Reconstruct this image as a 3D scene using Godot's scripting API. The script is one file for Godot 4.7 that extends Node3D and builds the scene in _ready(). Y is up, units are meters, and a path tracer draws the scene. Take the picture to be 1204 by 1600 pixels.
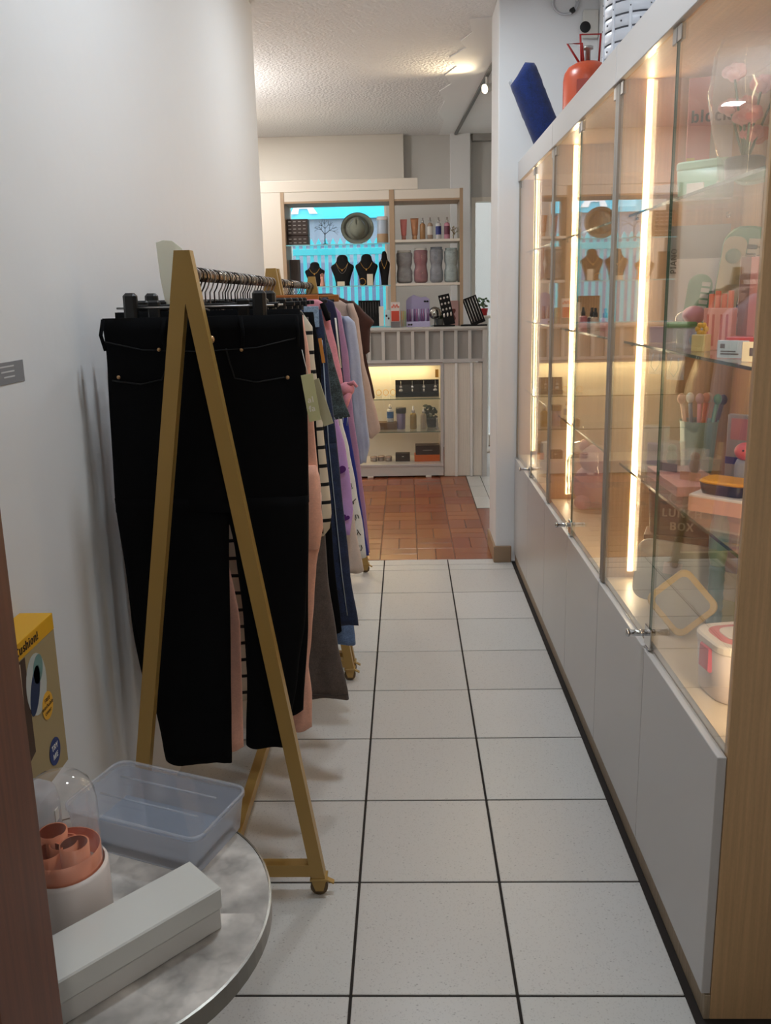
extends Node3D

var M := {}
var taken := {}
var rng := RandomNumberGenerator.new()


# ---------------------------------------------------------------- naming
func numbered(called: String) -> String:
	if not taken.has(called):
		taken[called] = 0
		return called
	taken[called] += 1
	return "%s_%03d" % [called, taken[called]]


func tag(o: Node, label: String, category: String, group := "", kind := "") -> void:
	o.set_meta("label", label)
	if category != "":
		o.set_meta("category", category)
	if group != "":
		o.set_meta("group", group)
	if kind != "":
		o.set_meta("kind", kind)


func thing(called: String, label: String, category: String, at := Vector3.ZERO, turn := 0.0, group := "") -> Node3D:
	var o := Node3D.new()
	o.name = numbered(called)
	add_child(o)
	o.position = at
	o.rotation.y = turn
	tag(o, label, category, group)
	return o


func structure(called: String, label: String) -> Node3D:
	var o := Node3D.new()
	o.name = called
	add_child(o)
	tag(o, label, "", "", "structure")
	return o


func part(called: String, s: SurfaceTool, m: Material, parent: Node3D) -> MeshInstance3D:
	s.generate_normals()
	var o := MeshInstance3D.new()
	o.name = called
	o.mesh = s.commit()
	o.material_override = m
	parent.add_child(o, true)
	return o


func copy_of(o: Node3D, label: String, at: Vector3, turn := 0.0, called := "") -> Node3D:
	var c: Node3D = o.duplicate()
	c.name = numbered(called if called != "" else String(o.name).rstrip("0123456789").rstrip("_"))
	add_child(c)
	c.position = at
	c.rotation.y = turn
	c.set_meta("label", label)
	return c


# ---------------------------------------------------------------- meshes
func ns(smooth := false) -> SurfaceTool:
	var s := SurfaceTool.new()
	s.begin(Mesh.PRIMITIVE_TRIANGLES)
	s.set_smooth_group(0 if smooth else -1)
	return s


func tri(s: SurfaceTool, a: Vector3, b: Vector3, c: Vector3, out: Vector3) -> void:
	s.add_vertex(a)
	if (b - a).cross(c - a).dot(out) > 0.0:
		s.add_vertex(c)
		s.add_vertex(b)
	else:
		s.add_vertex(b)
		s.add_vertex(c)


func quad(s: SurfaceTool, a: Vector3, b: Vector3, c: Vector3, d: Vector3, out: Vector3) -> void:
	var flip := (c - a).cross(d - b).dot(out) > 0.0
	for v in ([a, c, b, a, d, c] if flip else [a, b, c, a, c, d]):
		s.add_vertex(v)


func box(s: SurfaceTool, c: Vector3, size: Vector3, b := Basis()) -> void:
	var h := size / 2.0
	for ax in 3:
		var u := (ax + 1) % 3
		var w := (ax + 2) % 3
		for sg in [-1.0, 1.0]:
			var q := []
			for k in [[-1, -1], [1, -1], [1, 1], [-1, 1]]:
				var p := Vector3.ZERO
				p[ax] = sg * h[ax]
				p[u] = k[0] * h[u]
				p[w] = k[1] * h[w]
				q.append(c + b * p)
			var n := Vector3.ZERO
			n[ax] = sg
			quad(s, q[0], q[1], q[2], q[3], b * n)


# box with chamfered edges
func cbox(s: SurfaceTool, c: Vector3, size: Vector3, r := 0.003, b := Basis()) -> void:
	var h := size / 2.0
	r = minf(r, minf(h.x, minf(h.y, h.z)) * 0.9)
	var pt := func(sx: float, sy: float, sz: float, ax: int) -> Vector3:
		var p := Vector3(sx * (h.x - r), sy * (h.y - r), sz * (h.z - r))
		p[ax] += r * (sx if ax == 0 else sy if ax == 1 else sz)
		return c + b * p
	for sg in [-1.0, 1.0]:
		quad(s, pt.call(sg, -1, -1, 0), pt.call(sg, 1, -1, 0), pt.call(sg, 1, 1, 0), pt.call(sg, -1, 1, 0), b * Vector3(sg, 0, 0))
		quad(s, pt.call(-1, sg, -1, 1), pt.call(1, sg, -1, 1), pt.call(1, sg, 1, 1), pt.call(-1, sg, 1, 1), b * Vector3(0, sg, 0))
		quad(s, pt.call(-1, -1, sg, 2), pt.call(1, -1, sg, 2), pt.call(1, 1, sg, 2), pt.call(-1, 1, sg, 2), b * Vector3(0, 0, sg))
		for t in [-1.0, 1.0]:
			quad(s, pt.call(sg, t, -1, 0), pt.call(sg, t, 1, 0), pt.call(sg, t, 1, 1), pt.call(sg, t, -1, 1), b * Vector3(sg, t, 0))
			quad(s, pt.call(sg, -1, t, 0), pt.call(sg, 1, t, 0), pt.call(sg, 1, t, 2), pt.call(sg, -1, t, 2), b * Vector3(sg, 0, t))
			quad(s, pt.call(-1, sg, t, 1), pt.call(1, sg, t, 1), pt.call(1, sg, t, 2), pt.call(-1, sg, t, 2), b * Vector3(0, sg, t))
			for w in [-1.0, 1.0]:
				tri(s, pt.call(sg, t, w, 0), pt.call(sg, t, w, 1), pt.call(sg, t, w, 2), b * Vector3(sg, t, w))


# box given by two corners
func span(s: SurfaceTool, a: Vector3, b: Vector3, r := 0.0) -> void:
	if r > 0.0:
		cbox(s, (a + b) / 2.0, (b - a).abs(), r)
	else:
		box(s, (a + b) / 2.0, (b - a).abs())


func ring_normal(r: Array) -> Vector3:
	var n := Vector3.ZERO
	for i in r.size():
		var p: Vector3 = r[i]
		var q: Vector3 = r[(i + 1) % r.size()]
		n += p.cross(q)
	return n


func middle(r: Array) -> Vector3:
	var c := Vector3.ZERO
	for p in r:
		c += p
	return c / r.size()


func loft(s: SurfaceTool, rings: Array, cap0 := true, cap1 := true) -> void:
	for i in rings.size() - 1:
		var a: Array = rings[i]
		var b: Array = rings[i + 1]
		var ca := middle(a)
		var along := middle(b) - ca
		var big: Array = a if ring_normal(shifted(a, -ca)).length() > ring_normal(shifted(b, -middle(b))).length() else b
		var turn := ring_normal(shifted(big, -middle(big))).dot(along)
		var n := a.size()
		for k in n:
			var j := (k + 1) % n
			# ring counter-clockwise about the direction of travel: outward faces are a_k, a_j, b_j, b_k counter-clockwise
			if turn >= 0.0:
				for v in [a[k], b[j], a[j], a[k], b[k], b[j]]:
					s.add_vertex(v)
			else:
				for v in [a[k], a[j], b[j], a[k], b[j], b[k]]:
					s.add_vertex(v)
	var last := rings.size() - 1
	if cap0:
		fan(s, rings[0], middle(rings[0]) - middle(rings[1]))
	if cap1:
		fan(s, rings[last], middle(rings[last]) - middle(rings[last - 1]))


func shifted(r: Array, by: Vector3) -> Array:
	var o := []
	for p in r:
		o.append(p + by)
	return o


func fan(s: SurfaceTool, r: Array, out: Vector3) -> void:
	var c := middle(r)
	for k in r.size():
		tri(s, c, r[k], r[(k + 1) % r.size()], out)


func lathe(s: SurfaceTool, prof: Array, n := 20, at := Vector3.ZERO, b := Basis(), cap0 := true, cap1 := true) -> void:
	var rings := []
	for p in prof:
		var r := []
		for k in n:
			var a := TAU * k / n
			r.append(at + b * Vector3(maxf(p.x, 0.0002) * cos(a), p.y, maxf(p.x, 0.0002) * sin(a)))
		rings.append(r)
	# rings at the same height have no direction of travel: nudge them
	for i in range(1, rings.size()):
		if (middle(rings[i]) - middle(rings[i - 1])).length() < 1e-6:
			rings[i] = shifted(rings[i], b * Vector3(0, 0.00004 * (1.0 if prof[i].x < prof[i - 1].x else -1.0), 0))
	loft(s, rings, cap0, cap1)


func tube(s: SurfaceTool, pts: Array, r: float, n := 8, r1 := -1.0) -> void:
	var rings := []
	var up := Vector3(0.13, 0.97, 0.21).normalized()
	for i in pts.size():
		var d: Vector3 = (pts[mini(i + 1, pts.size() - 1)] - pts[maxi(i - 1, 0)]).normalized()
		var x := up.cross(d)
		if x.length() < 0.05:
			x = Vector3(1, 0, 0.1).cross(d)
		x = x.normalized()
		var y := d.cross(x).normalized()
		up = y
		var rad := r if r1 < 0.0 else lerpf(r, r1, float(i) / maxf(1.0, pts.size() - 1))
		var ring := []
		for k in n:
			var a := TAU * k / n
			ring.append(pts[i] + (x * cos(a) + y * sin(a)) * rad)
		rings.append(ring)
	loft(s, rings)


func ball(s: SurfaceTool, c: Vector3, r: Vector3, n := 14, m := 8, b := Basis()) -> void:
	var rings := []
	for i in range(0, m + 1):
		var t := -PI / 2 + PI * i / m
		var ring := []
		for k in n:
			var a := TAU * k / n
			var rr := maxf(cos(t), 0.01)
			ring.append(c + b * Vector3(r.x * rr * cos(a), r.y * sin(t), r.z * rr * sin(a)))
		rings.append(ring)
	loft(s, rings)


func rrect(w: float, h: float, r: float, n := 5) -> PackedVector2Array:
	var o := PackedVector2Array()
	for k in 4:
		var cx: float = [1, -1, -1, 1][k] * (w / 2 - r)
		var cy: float = [1, 1, -1, -1][k] * (h / 2 - r)
		for i in n + 1:
			var a := PI / 2 * k + PI / 2 * i / n
			o.append(Vector2(cx + r * cos(a), cy + r * sin(a)))
	return o


func oval(w: float, h: float, n := 20) -> PackedVector2Array:
	var o := PackedVector2Array()
	for k in n:
		o.append(Vector2(w / 2 * cos(TAU * k / n), h / 2 * sin(TAU * k / n)))
	return o


# polygon in local xy, from z0 to z1, edges softened by bev
func slab(s: SurfaceTool, poly: PackedVector2Array, z0: float, z1: float, xf := Transform3D(), bev := 0.0) -> void:
	var c := Vector2.ZERO
	var big := 0.0
	for p in poly:
		c += p / poly.size()
	for p in poly:
		big = maxf(big, p.distance_to(c))
	var f := 1.0 - bev / big
	var steps := [[z0, 1.0], [z1, 1.0]] if bev <= 0.0 else [[z0, f], [z0 + bev * signf(z1 - z0), 1.0], [z1 - bev * signf(z1 - z0), 1.0], [z1, f]]
	var rings := []
	for st in steps:
		var r := []
		for p in poly:
			var q: Vector2 = c + (p - c) * st[1]
			r.append(xf * Vector3(q.x, q.y, st[0]))
		rings.append(r)
	loft(s, rings, false, false)
	var idx := Geometry2D.triangulate_polygon(poly)
	for e in [0, rings.size() - 1]:
		var out: Vector3 = xf.basis * Vector3(0, 0, (z0 - z1) if e == 0 else (z1 - z0))
		for t in range(0, idx.size(), 3):
			tri(s, rings[e][idx[t]], rings[e][idx[t + 1]], rings[e][idx[t + 2]], out)


func letters(called: String, text: String, size: float, m: Material, parent: Node3D, xf: Transform3D, bold := false, depth := 0.0006) -> void:
	var t := TextMesh.new()
	var f := SystemFont.new()
	f.font_names = PackedStringArray(["Droid Sans"])
	f.font_weight = 700 if bold else 400
	t.font = f
	t.font_size = 32
	t.pixel_size = size / 32.0
	t.depth = depth
	t.curve_step = 2.0
	t.text = text
	var o := MeshInstance3D.new()
	o.name = called
	o.mesh = t
	o.material_override = m
	parent.add_child(o, true)
	o.transform = xf


# ---------------------------------------------------------------- materials
func mat(key: String, c := Color.WHITE, rough := 0.6, metal := 0.0) -> StandardMaterial3D:
	if M.has(key):
		return M[key]
	var m := StandardMaterial3D.new()
	m.resource_name = key
	m.albedo_color = c
	m.roughness = rough
	m.metallic = metal
	M[key] = m
	return m


func pane(key: String, c := Color(1, 1, 1), alpha := 0.05, rough := 0.02) -> StandardMaterial3D:
	if M.has(key):
		return M[key]
	var m := mat(key, Color(c.r, c.g, c.b, alpha), rough)
	m.transparency = BaseMaterial3D.TRANSPARENCY_ALPHA
	return m


func cloth_mat(key: String, c: Color, fine := 260.0, contrast := 0.10) -> StandardMaterial3D:
	if M.has(key):
		return M[key]
	var m := mat(key, Color.WHITE, 0.95)
	m.albedo_texture = grain(c, contrast, fine)
	m.uv1_triplanar = true
	m.uv1_scale = Vector3(4, 4, 4)
	m.rim_enabled = true
	m.rim = 0.25
	m.rim_tint = 0.6
	return m


func triplanar(m: StandardMaterial3D, scale: Vector3, world := true) -> void:
	m.uv1_triplanar = true
	m.uv1_world_triplanar = world
	m.uv1_scale = scale


# fine woven or mottled colour
func grain(c: Color, contrast: float, fine := 200.0, size := 128) -> ImageTexture:
	var im := Image.create(size, size, false, Image.FORMAT_RGB8)
	var r := RandomNumberGenerator.new()
	r.seed = hash(c) + int(fine)
	var nz := FastNoiseLite.new()
	nz.seed = int(fine)
	nz.frequency = 6.0 / size
	for y in size:
		for x in size:
			# blend noise across the border so that it repeats without a seam
			var fx := float(x) / size
			var fy := float(y) / size
			var n := lerpf(lerpf(nz.get_noise_2d(x, y), nz.get_noise_2d(x - size, y), fx), lerpf(nz.get_noise_2d(x, y - size), nz.get_noise_2d(x - size, y - size), fx), fy)
			var v := 1.0 + contrast * (n * 0.8 + r.randf_range(-0.5, 0.5))
			im.set_pixel(x, y, Color(c.r * v, c.g * v, c.b * v))
	return ImageTexture.create_from_image(im)


func wood_tex(c: Color, contrast: float, seed_: int, across := false) -> ImageTexture:
	var im := Image.create(256, 256, false, Image.FORMAT_RGB8)
	var nz := FastNoiseLite.new()
	nz.seed = seed_
	nz.frequency = 0.05
	var r := RandomNumberGenerator.new()
	r.seed = seed_
	for y in 256:
		for x in 256:
			var t := absf(fmod(y / 256.0 * 2.0, 2.0) - 1.0)
			var u := absf(fmod(x / 256.0 * 2.0, 2.0) - 1.0)
			var n := nz.get_noise_2d(u * 420.0, t * 22.0) + 0.5 * nz.get_noise_2d(u * 1300.0 + 99, t * 40.0)
			var v := 1.0 + contrast * n + r.randf_range(-0.015, 0.015)
			im.set_pixel(y if across else x, x if across else y, Color(c.r * v, c.g * v, c.b * v))
	return ImageTexture.create_from_image(im)


func noise_height(freq: float, seed_: int) -> NoiseTexture2D:
	var t := NoiseTexture2D.new()
	var n := FastNoiseLite.new()
	n.seed = seed_
	n.frequency = freq
	n.noise_type = FastNoiseLite.TYPE_SIMPLEX_SMOOTH
	t.noise = n
	t.width = 256
	t.height = 256
	t.seamless = true
	return t


func emissive(key: String, c: Color, energy: float) -> StandardMaterial3D:
	if M.has(key):
		return M[key]
	var m := mat(key, Color(0.9, 0.9, 0.88), 0.5)
	m.emission_enabled = true
	m.emission = c
	m.emission_energy_multiplier = energy
	return m


func area_light(called: String, at: Vector3, facing: Vector3, size: Vector2, c: Color, energy: float, parent: Node3D) -> void:
	var l := AreaLight3D.new()
	l.name = called
	l.area_size = size
	l.light_color = c
	l.light_energy = energy
	l.shadow_enabled = true
	l.area_range = 20.0
	l.area_attenuation = 2.0
	parent.add_child(l, true)
	l.transform = Transform3D(Basis.looking_at(facing, Vector3.UP if absf(facing.y) < 0.9 else Vector3.FORWARD), at)


func _ready() -> void:
	rng.seed = 7
	# ------------------------------------------------ camera
	var cam := Camera3D.new()
	cam.name = "camera"
	add_child(cam)
	cam.position = Vector3(0.1313, 1.3676, 1.4228)
	cam.basis = Basis.from_euler(Vector3(-0.2136, 0.0275, -0.0217))
	cam.near = 0.05
	cam.far = 80.0
	cam.projection = Camera3D.PROJECTION_FRUSTUM
	cam.size = 0.05 * 1600.0 / 1312.73
	cam.frustum_offset = Vector2(0.0, -52.6 / 1312.73 * 0.05)
	cam.current = true
	# ------------------------------------------------ sky and exposure
	var we := WorldEnvironment.new()
	we.name = "environment"
	var env := Environment.new()
	var sky := Sky.new()
	var sm := ProceduralSkyMaterial.new()
	sm.sky_top_color = Color(0.88, 0.91, 0.94)
	sm.sky_horizon_color = Color(0.93, 0.95, 0.96)
	sm.ground_horizon_color = Color(0.62, 0.63, 0.64)
	sm.ground_bottom_color = Color(0.45, 0.45, 0.45)
	sm.energy_multiplier = SKY
	sky.sky_material = sm
	env.background_mode = Environment.BG_SKY
	env.sky = sky
	env.tonemap_mode = Environment.TONE_MAPPER_LINEAR
	env.tonemap_exposure = EXPOSURE
	env.sdfgi_enabled = true
	env.ssao_enabled = true
	env.ssil_enabled = true
	we.environment = env
	add_child(we)
	# ------------------------------------------------ lamps on the ceilings (all of them real fittings)
	ceiling_lamp("white round ceiling light above the aisle by the cabinet", Vector3(0.22, 2.7, -0.38), 0.085, Color(0.905, 0.955, 1.0), LAMP_AISLE)
	ceiling_lamp("white round ceiling light above the aisle near the doorway", Vector3(0.22, 2.7, -2.1), 0.085, Color(0.93, 0.97, 1.0), LAMP_DOORWAY)
	ceiling_lamp("white round ceiling light in the room behind the viewer", Vector3(0.35, 2.7, 2.1), 0.085, Color(1.0, 0.98, 0.95), LAMP_REAR)
	ceiling_lamp("small round downlight in the ceiling before the shop window", Vector3(-1.17, 2.7, -5.2), 0.068, Color(1.0, 0.985, 0.965), LAMP_SHOP)
	pendant_lamp("white globe pendant lamp in the left half of the shop", Vector3(-1.25, 2.7, -4.1), 0.10, Color(1.0, 0.985, 0.97), LAMP_GLOBE)
	make_materials()
	build_shell()
	build_outside()
	build_cabinet()
	build_racks()
	build_garments()
	build_table()
	build_shop_unit()
	build_shop_goods()
	build_showcase_goods()
	build_cabinet_goods()
	build_cabinet_top()


const SKY := 4.2
const EXPOSURE := 1.0
const LAMP_AISLE := 1.28
const LAMP_DOORWAY := 0.95
const LAMP_REAR := 0.95
const LAMP_GLOBE := 0.70
const LAMP_SHOP := 1.85


func ceiling_lamp(label: String, at: Vector3, r: float, c: Color, energy: float) -> void:
	var t := thing("ceiling_light", label, "light", at, 0, "round ceiling lights")
	var s := ns(true)
	lathe(s, [Vector2(r + 0.012, -0.001), Vector2(r + 0.014, -0.010), Vector2(r + 0.004, -0.014), Vector2(r, -0.013), Vector2(r, -0.001)], 28, Vector3.ZERO, Basis(), false, false)
	part("rim", s, mat("lamp_rim", Color(0.9, 0.9, 0.9), 0.4), t)
	s = ns()
	lathe(s, [Vector2(r, -0.012), Vector2(r, -0.006)], 28)
	part("diffuser", s, emissive("lamp_diffuser", Color(1, 0.97, 0.92), 6.0), t)
	area_light("lamp", Vector3(0, -0.017, 0), Vector3.DOWN, Vector2(r * 1.77, r * 1.77), c, energy, t)


func pendant_lamp(label: String, at: Vector3, r: float, c: Color, energy: float) -> void:
	var t := thing("pendant_lamp", label, "lamp", at)
	var s := ns(true)
	tube(s, [Vector3(0, -0.001, 0), Vector3(0, -0.30, 0)], 0.003, 6)
	part("cord", s, mat("black_plastic", Color(0.055, 0.055, 0.06), 0.45), t)
	s = ns(true)
	ball(s, Vector3(0, -0.39, 0), Vector3(r, r, r), 24, 14)
	part("globe", s, emissive("lamp_globe", Color(1, 0.98, 0.95), 4.0), t)
	var l := OmniLight3D.new()
	l.name = "lamp"
	l.light_color = c
	l.light_energy = energy
	l.light_size = r
	l.omni_range = 20.0
	l.omni_attenuation = 2.0
	l.shadow_enabled = true
	t.add_child(l)
	l.position = Vector3(0, -0.39, 0)


func make_materials() -> void:
	var m := mat("wall_paint", Color(0.90, 0.90, 0.90), 0.75)
	m.heightmap_enabled = true
	m.heightmap_texture = noise_height(0.02, 3)
	m.heightmap_scale = 0.12
	triplanar(m, Vector3(1.2, 1.2, 1.2))
	m = mat("wall_cream", Color(0.85, 0.825, 0.785), 0.75)
	m = mat("ceiling_plaster", Color(0.93, 0.925, 0.92), 0.9)
	m.heightmap_enabled = true
	m.heightmap_texture = noise_height(0.06, 11)
	m.heightmap_scale = 0.55
	triplanar(m, Vector3(2.6, 2.6, 2.6))
	mat("ceiling_smooth", Color(0.95, 0.95, 0.945), 0.85)
	# floor tile glaze: pale with grey specks
	var im := Image.create(512, 512, false, Image.FORMAT_RGB8)
	im.fill(Color(0.815, 0.80, 0.785))
	var r := RandomNumberGenerator.new()
	r.seed = 21
	for i in 16000:
		var d := r.randf_range(0.03, 0.10)
		im.set_pixel(r.randi() % 512, r.randi() % 512, Color(0.815 - d, 0.80 - d, 0.785 - d))
	for i in 1500:
		var d2 := r.randf_range(0.10, 0.26)
		var px := r.randi() % 511
		var py := r.randi() % 512
		im.set_pixel(px, py, Color(0.815 - d2, 0.80 - d2, 0.785 - d2))
		if i % 3 == 0:
			im.set_pixel(px + 1, py, Color(0.815 - d2, 0.80 - d2, 0.785 - d2))
	for k in 3:
		m = mat("floor_tile_%d" % k, [Color(1, 1, 1), Color(0.975, 0.97, 0.965), Color(0.985, 0.99, 0.99)][k], 0.30)
		m.albedo_texture = ImageTexture.create_from_image(im) if k == 0 else M["floor_tile_0"].albedo_texture
		triplanar(m, Vector3(1.1, 1.1, 1.1))
	mat("grout", Color(0.17, 0.145, 0.13), 0.95)
	for k in 4:
		m = mat("terracotta_%d" % k, [Color(0.57, 0.33, 0.22), Color(0.53, 0.295, 0.195), Color(0.60, 0.36, 0.225), Color(0.555, 0.305, 0.215)][k], 0.22)
	mat("terracotta_joint", Color(0.40, 0.235, 0.165), 0.6)
	# maple laminate
	m = mat("maple", Color.WHITE, 0.42)
	m.albedo_texture = wood_tex(Color(0.80, 0.655, 0.485), 0.07, 5)
	triplanar(m, Vector3(2.2, 0.8, 2.2))
	m = mat("grey_wood", Color.WHITE, 0.5)
	m.albedo_texture = wood_tex(Color(0.64, 0.57, 0.48), 0.12, 9)
	triplanar(m, Vector3(3.0, 0.9, 3.0))
	m = mat("edge_wood", Color(0.70, 0.60, 0.49), 0.5)
	mat("white_laminate", Color(0.79, 0.775, 0.765), 0.28)
	mat("warm_white", Color(0.90, 0.87, 0.82), 0.45)
	mat("grey_panel", Color(0.62, 0.61, 0.59), 0.6)
	mat("light_grey", Color(0.80, 0.79, 0.77), 0.55)
	mat("chrome", Color(0.80, 0.80, 0.80), 0.14, 1.0)
	mat("steel", Color(0.62, 0.61, 0.60), 0.32, 1.0)
	mat("black_plastic", Color(0.055, 0.055, 0.06), 0.45)
	mat("black_velvet", Color(0.05, 0.05, 0.055), 0.95)
	mat("gold_metal", Color(0.86, 0.68, 0.36), 0.28, 1.0)
	m = mat("gold_paint", Color(0.66, 0.53, 0.29), 0.36, 0.12)
	mat("glass_edge", Color(0.20, 0.33, 0.28), 0.15)
	pane("door_glass", Color(0.85, 0.92, 0.90), 0.02, 0.01)
	pane("shelf_glass", Color(0.75, 0.90, 0.84), 0.05, 0.02)
	pane("window_glass", Color(0.9, 0.95, 0.95), 0.03, 0.01)
	pane("clear_plastic", Color(0.86, 0.89, 0.94), 0.20, 0.10)
	pane("cellophane", Color(0.95, 0.92, 0.92), 0.10, 0.06)
	m = mat("frosted_plastic", Color(0.80, 0.81, 0.85, 0.45), 0.35)
	m.transparency = BaseMaterial3D.TRANSPARENCY_ALPHA


# ================================================================ the rooms
func build_shell() -> void:
	var s := ns()
	# ---- aisle floor: dark grout bed with separate tiles
	var fl := structure("floor", "speckled off-white square floor tiles with dark joints along the aisle")
	span(s, Vector3(-0.66, -0.12, -2.834), Vector3(1.13, -0.0025, 3.1))
	part("grout_bed", s, M["grout"], fl)
	var lines := [1.998, 1.665, 1.332, 0.999, 0.666, 0.333, 0.0]
	for k in range(1, 9):
		lines.append(-0.333 * k)
	lines.append(-2.748)
	lines.append(-2.836)
	var cols := [-0.665, -0.333, 0.0, 0.333, 0.666]
	var shapes := {}
	for i in lines.size() - 1:
		for j in cols.size() - 1:
			var w: float = cols[j + 1] - cols[j] - 0.0062
			var d: float = lines[i] - lines[i + 1] - 0.0055
			var key := "%.3f_%.3f" % [w, d]
			if not shapes.has(key):
				s = ns()
				cbox(s, Vector3(0, -0.005, 0), Vector3(w, 0.010, d), 0.0012)
				s.generate_normals()
				shapes[key] = s.commit()
			var t := MeshInstance3D.new()
			t.name = "tile"
			t.mesh = shapes[key]
			t.material_override = M["floor_tile_%d" % ((i * 7 + j * 5 + i * j) % 3)]
			fl.add_child(t, true)
			t.position = Vector3((cols[j] + cols[j + 1]) / 2.0, 0, (lines[i] + lines[i + 1]) / 2.0)
	# ---- shop floor: terracotta pieces in a basket weave
	var fs := structure("floor_001", "terracotta basket weave floor tiles of the shop beyond the doorway")
	s = ns()
	span(s, Vector3(-2.9, -0.12, -6.35), Vector3(2.2, -0.0022, -2.836))
	part("joint_bed", s, M["terracotta_joint"], fs)
	var bricks := []
	for k in 2:
		s = ns()
		cbox(s, Vector3(0, -0.004, 0), Vector3(0.197, 0.008, 0.097) if k == 0 else Vector3(0.097, 0.008, 0.197), 0.0015)
		s.generate_normals()
		bricks.append(s.commit())
	for i in 7:
		for j in 11:
			for h in 2:
				var x0 := -0.825 + 0.2 * i
				var z0 := -2.938 - 0.2 * j
				var v := (i + j) % 2
				var p := Vector3(x0 + 0.1, 0, z0 + (0.05 if h == 0 else -0.05)) if v == 0 else Vector3(x0 + (0.05 if h == 0 else 0.15), 0, z0)
				var t := MeshInstance3D.new()
				t.name = "tile"
				t.mesh = bricks[v]
				t.material_override = M["terracotta_%d" % (rng.randi() % 4)]
				fs.add_child(t, true)
				t.position = p
	s = ns()
	span(s, Vector3(0.577, -0.02, -3.91), Vector3(2.1, -0.0005, -2.84))
	part("plain_strip", s, M["terracotta_1"], fs)
	s = ns()
	span(s, Vector3(-2.8, -0.02, -5.14), Vector3(-0.828, -0.0005, -2.84))
	part("plain_strip", s, M["terracotta_0"], fs)
	s = ns()
	span(s, Vector3(-2.8, -0.02, -6.2), Vector3(0.573, -0.0005, -5.142))
	part("plain_strip", s, M["terracotta_3"], fs)
	var wt := structure("floor_002", "white floor tiles beside the terracotta at the shop entrance")
	s = ns()
	span(s, Vector3(0.576, -0.015, -6.2), Vector3(2.1, -0.0015, -3.915))
	part("grout_bed", s, M["grout"], wt)
	for i in 7:
		for j in 5:
			var xa: float = [0.579, 0.687, 1.02, 1.353, 1.686][j]
			var xb: float = [0.683, 1.016, 1.349, 1.682, 2.09][j]
			s = ns()
			span(s, Vector3(xa, -0.008, -3.92 - 0.325 * i - 0.32), Vector3(xb, 0.0005, -3.92 - 0.325 * i), 0.001)
			part("tile", s, M["floor_tile_2"], wt)
	# ---- ceiling
	var ce := structure("ceiling", "rough white plaster ceiling")
	s = ns()
	span(s, Vector3(-2.9, 2.7, -6.4), Vector3(2.2, 2.8, 3.2))
	part("plaster", s, M["ceiling_plaster"], ce)
	s = ns()
	var edge := PackedVector2Array([Vector2(0.60, -3.1), Vector2(0.47, -3.12), Vector2(0.50, -3.35), Vector2(0.45, -3.5), Vector2(0.49, -3.62), Vector2(0.41, -3.8), Vector2(0.46, -4.0), Vector2(0.40, -4.2), Vector2(0.45, -4.42), Vector2(0.38, -4.62), Vector2(0.43, -4.9), Vector2(0.40, -5.3), Vector2(0.46, -5.6), Vector2(0.44, -6.19), Vector2(2.0, -6.19), Vector2(2.0, -3.1)])
	slab(s, edge, -2.7, -2.696, Transform3D(Basis(Vector3(1, 0, 0), Vector3(0, 0, 1), Vector3(0, -1, 0)), Vector3.ZERO))
	part("smooth_patch", s, M["ceiling_smooth"], ce)
	# ---- walls round the aisle
	var w := structure("wall_left", "plain white painted wall behind the clothes racks")
	s = ns()
	span(s, Vector3(-0.66, 0, -2.83), Vector3(-0.56, 2.7, 3.1), 0.004)
	part("plaster", s, M["wall_paint"], w)
	w = structure("wall_right", "white wall behind the display cabinets")
	s = ns()
	span(s, Vector3(1.03, 0, -2.78), Vector3(1.13, 2.7, 3.1))
	part("plaster", s, M["wall_paint"], w)
	w = structure("wall_doorway", "pale wall and reveal at the end of the cabinets beside the doorway")
	s = ns()
	span(s, Vector3(0.579, 0, -3.1), Vector3(2.2, 2.7, -2.78), 0.004)
	part("plaster", s, M["wall_paint"], w)
	w = structure("baseboard_right", "brown tile skirting at the foot of the doorway reveal")
	s = ns()
	span(s, Vector3(0.569, 0, -3.11), Vector3(0.66, 0.088, -2.768), 0.003)
	part("skirting_tile", s, mat("skirting", Color(0.60, 0.50, 0.40), 0.4), w)
	w = structure("wall_rear", "plain wall of the dim room behind the viewer")
	s = ns()
	span(s, Vector3(-0.66, 0, 3.0), Vector3(1.13, 2.7, 3.1))
	part("plaster", s, mat("rear_wall", Color(0.55, 0.52, 0.48), 0.8), w)
	# ---- doorway the viewer stands in: partition, lintel and brown jamb
	w = structure("wall_partition", "dark partition with a lintel round the near doorway")
	s = ns()
	span(s, Vector3(-0.56, 0, 0.77), Vector3(-0.245, 2.7, 0.83))
	part("panel", s, mat("dark_panel", Color(0.16, 0.12, 0.10), 0.6), w)
	s = ns()
	span(s, Vector3(-0.245, 2.06, 0.77), Vector3(1.03, 2.7, 0.83))
	part("lintel", s, mat("rear_wall"), w)
	w = structure("trim_1", "brown wooden door jamb in the left foreground")
	s = ns()
	span(s, Vector3(-0.245, 0, 0.745), Vector3(-0.211, 2.06, 0.85), 0.002)
	var jm := mat("jamb_wood", Color.WHITE, 0.45)
	jm.albedo_texture = wood_tex(Color(0.41, 0.235, 0.155), 0.14, 31)
	triplanar(jm, Vector3(3, 1, 3))
	part("jamb", s, jm, w)
	# ---- shop walls
	w = structure("wall_front", "shop side of the wall to the left of the doorway")
	s = ns()
	span(s, Vector3(-2.9, 0, -2.9), Vector3(-0.66, 2.7, -2.8))
	part("plaster", s, M["wall_cream"], w)
	w = structure("wall_side", "left side wall of the shop")
	s = ns()
	span(s, Vector3(-2.9, 0, -6.35), Vector3(-2.8, 2.7, -2.8))
	part("plaster", s, M["wall_cream"], w)
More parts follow.
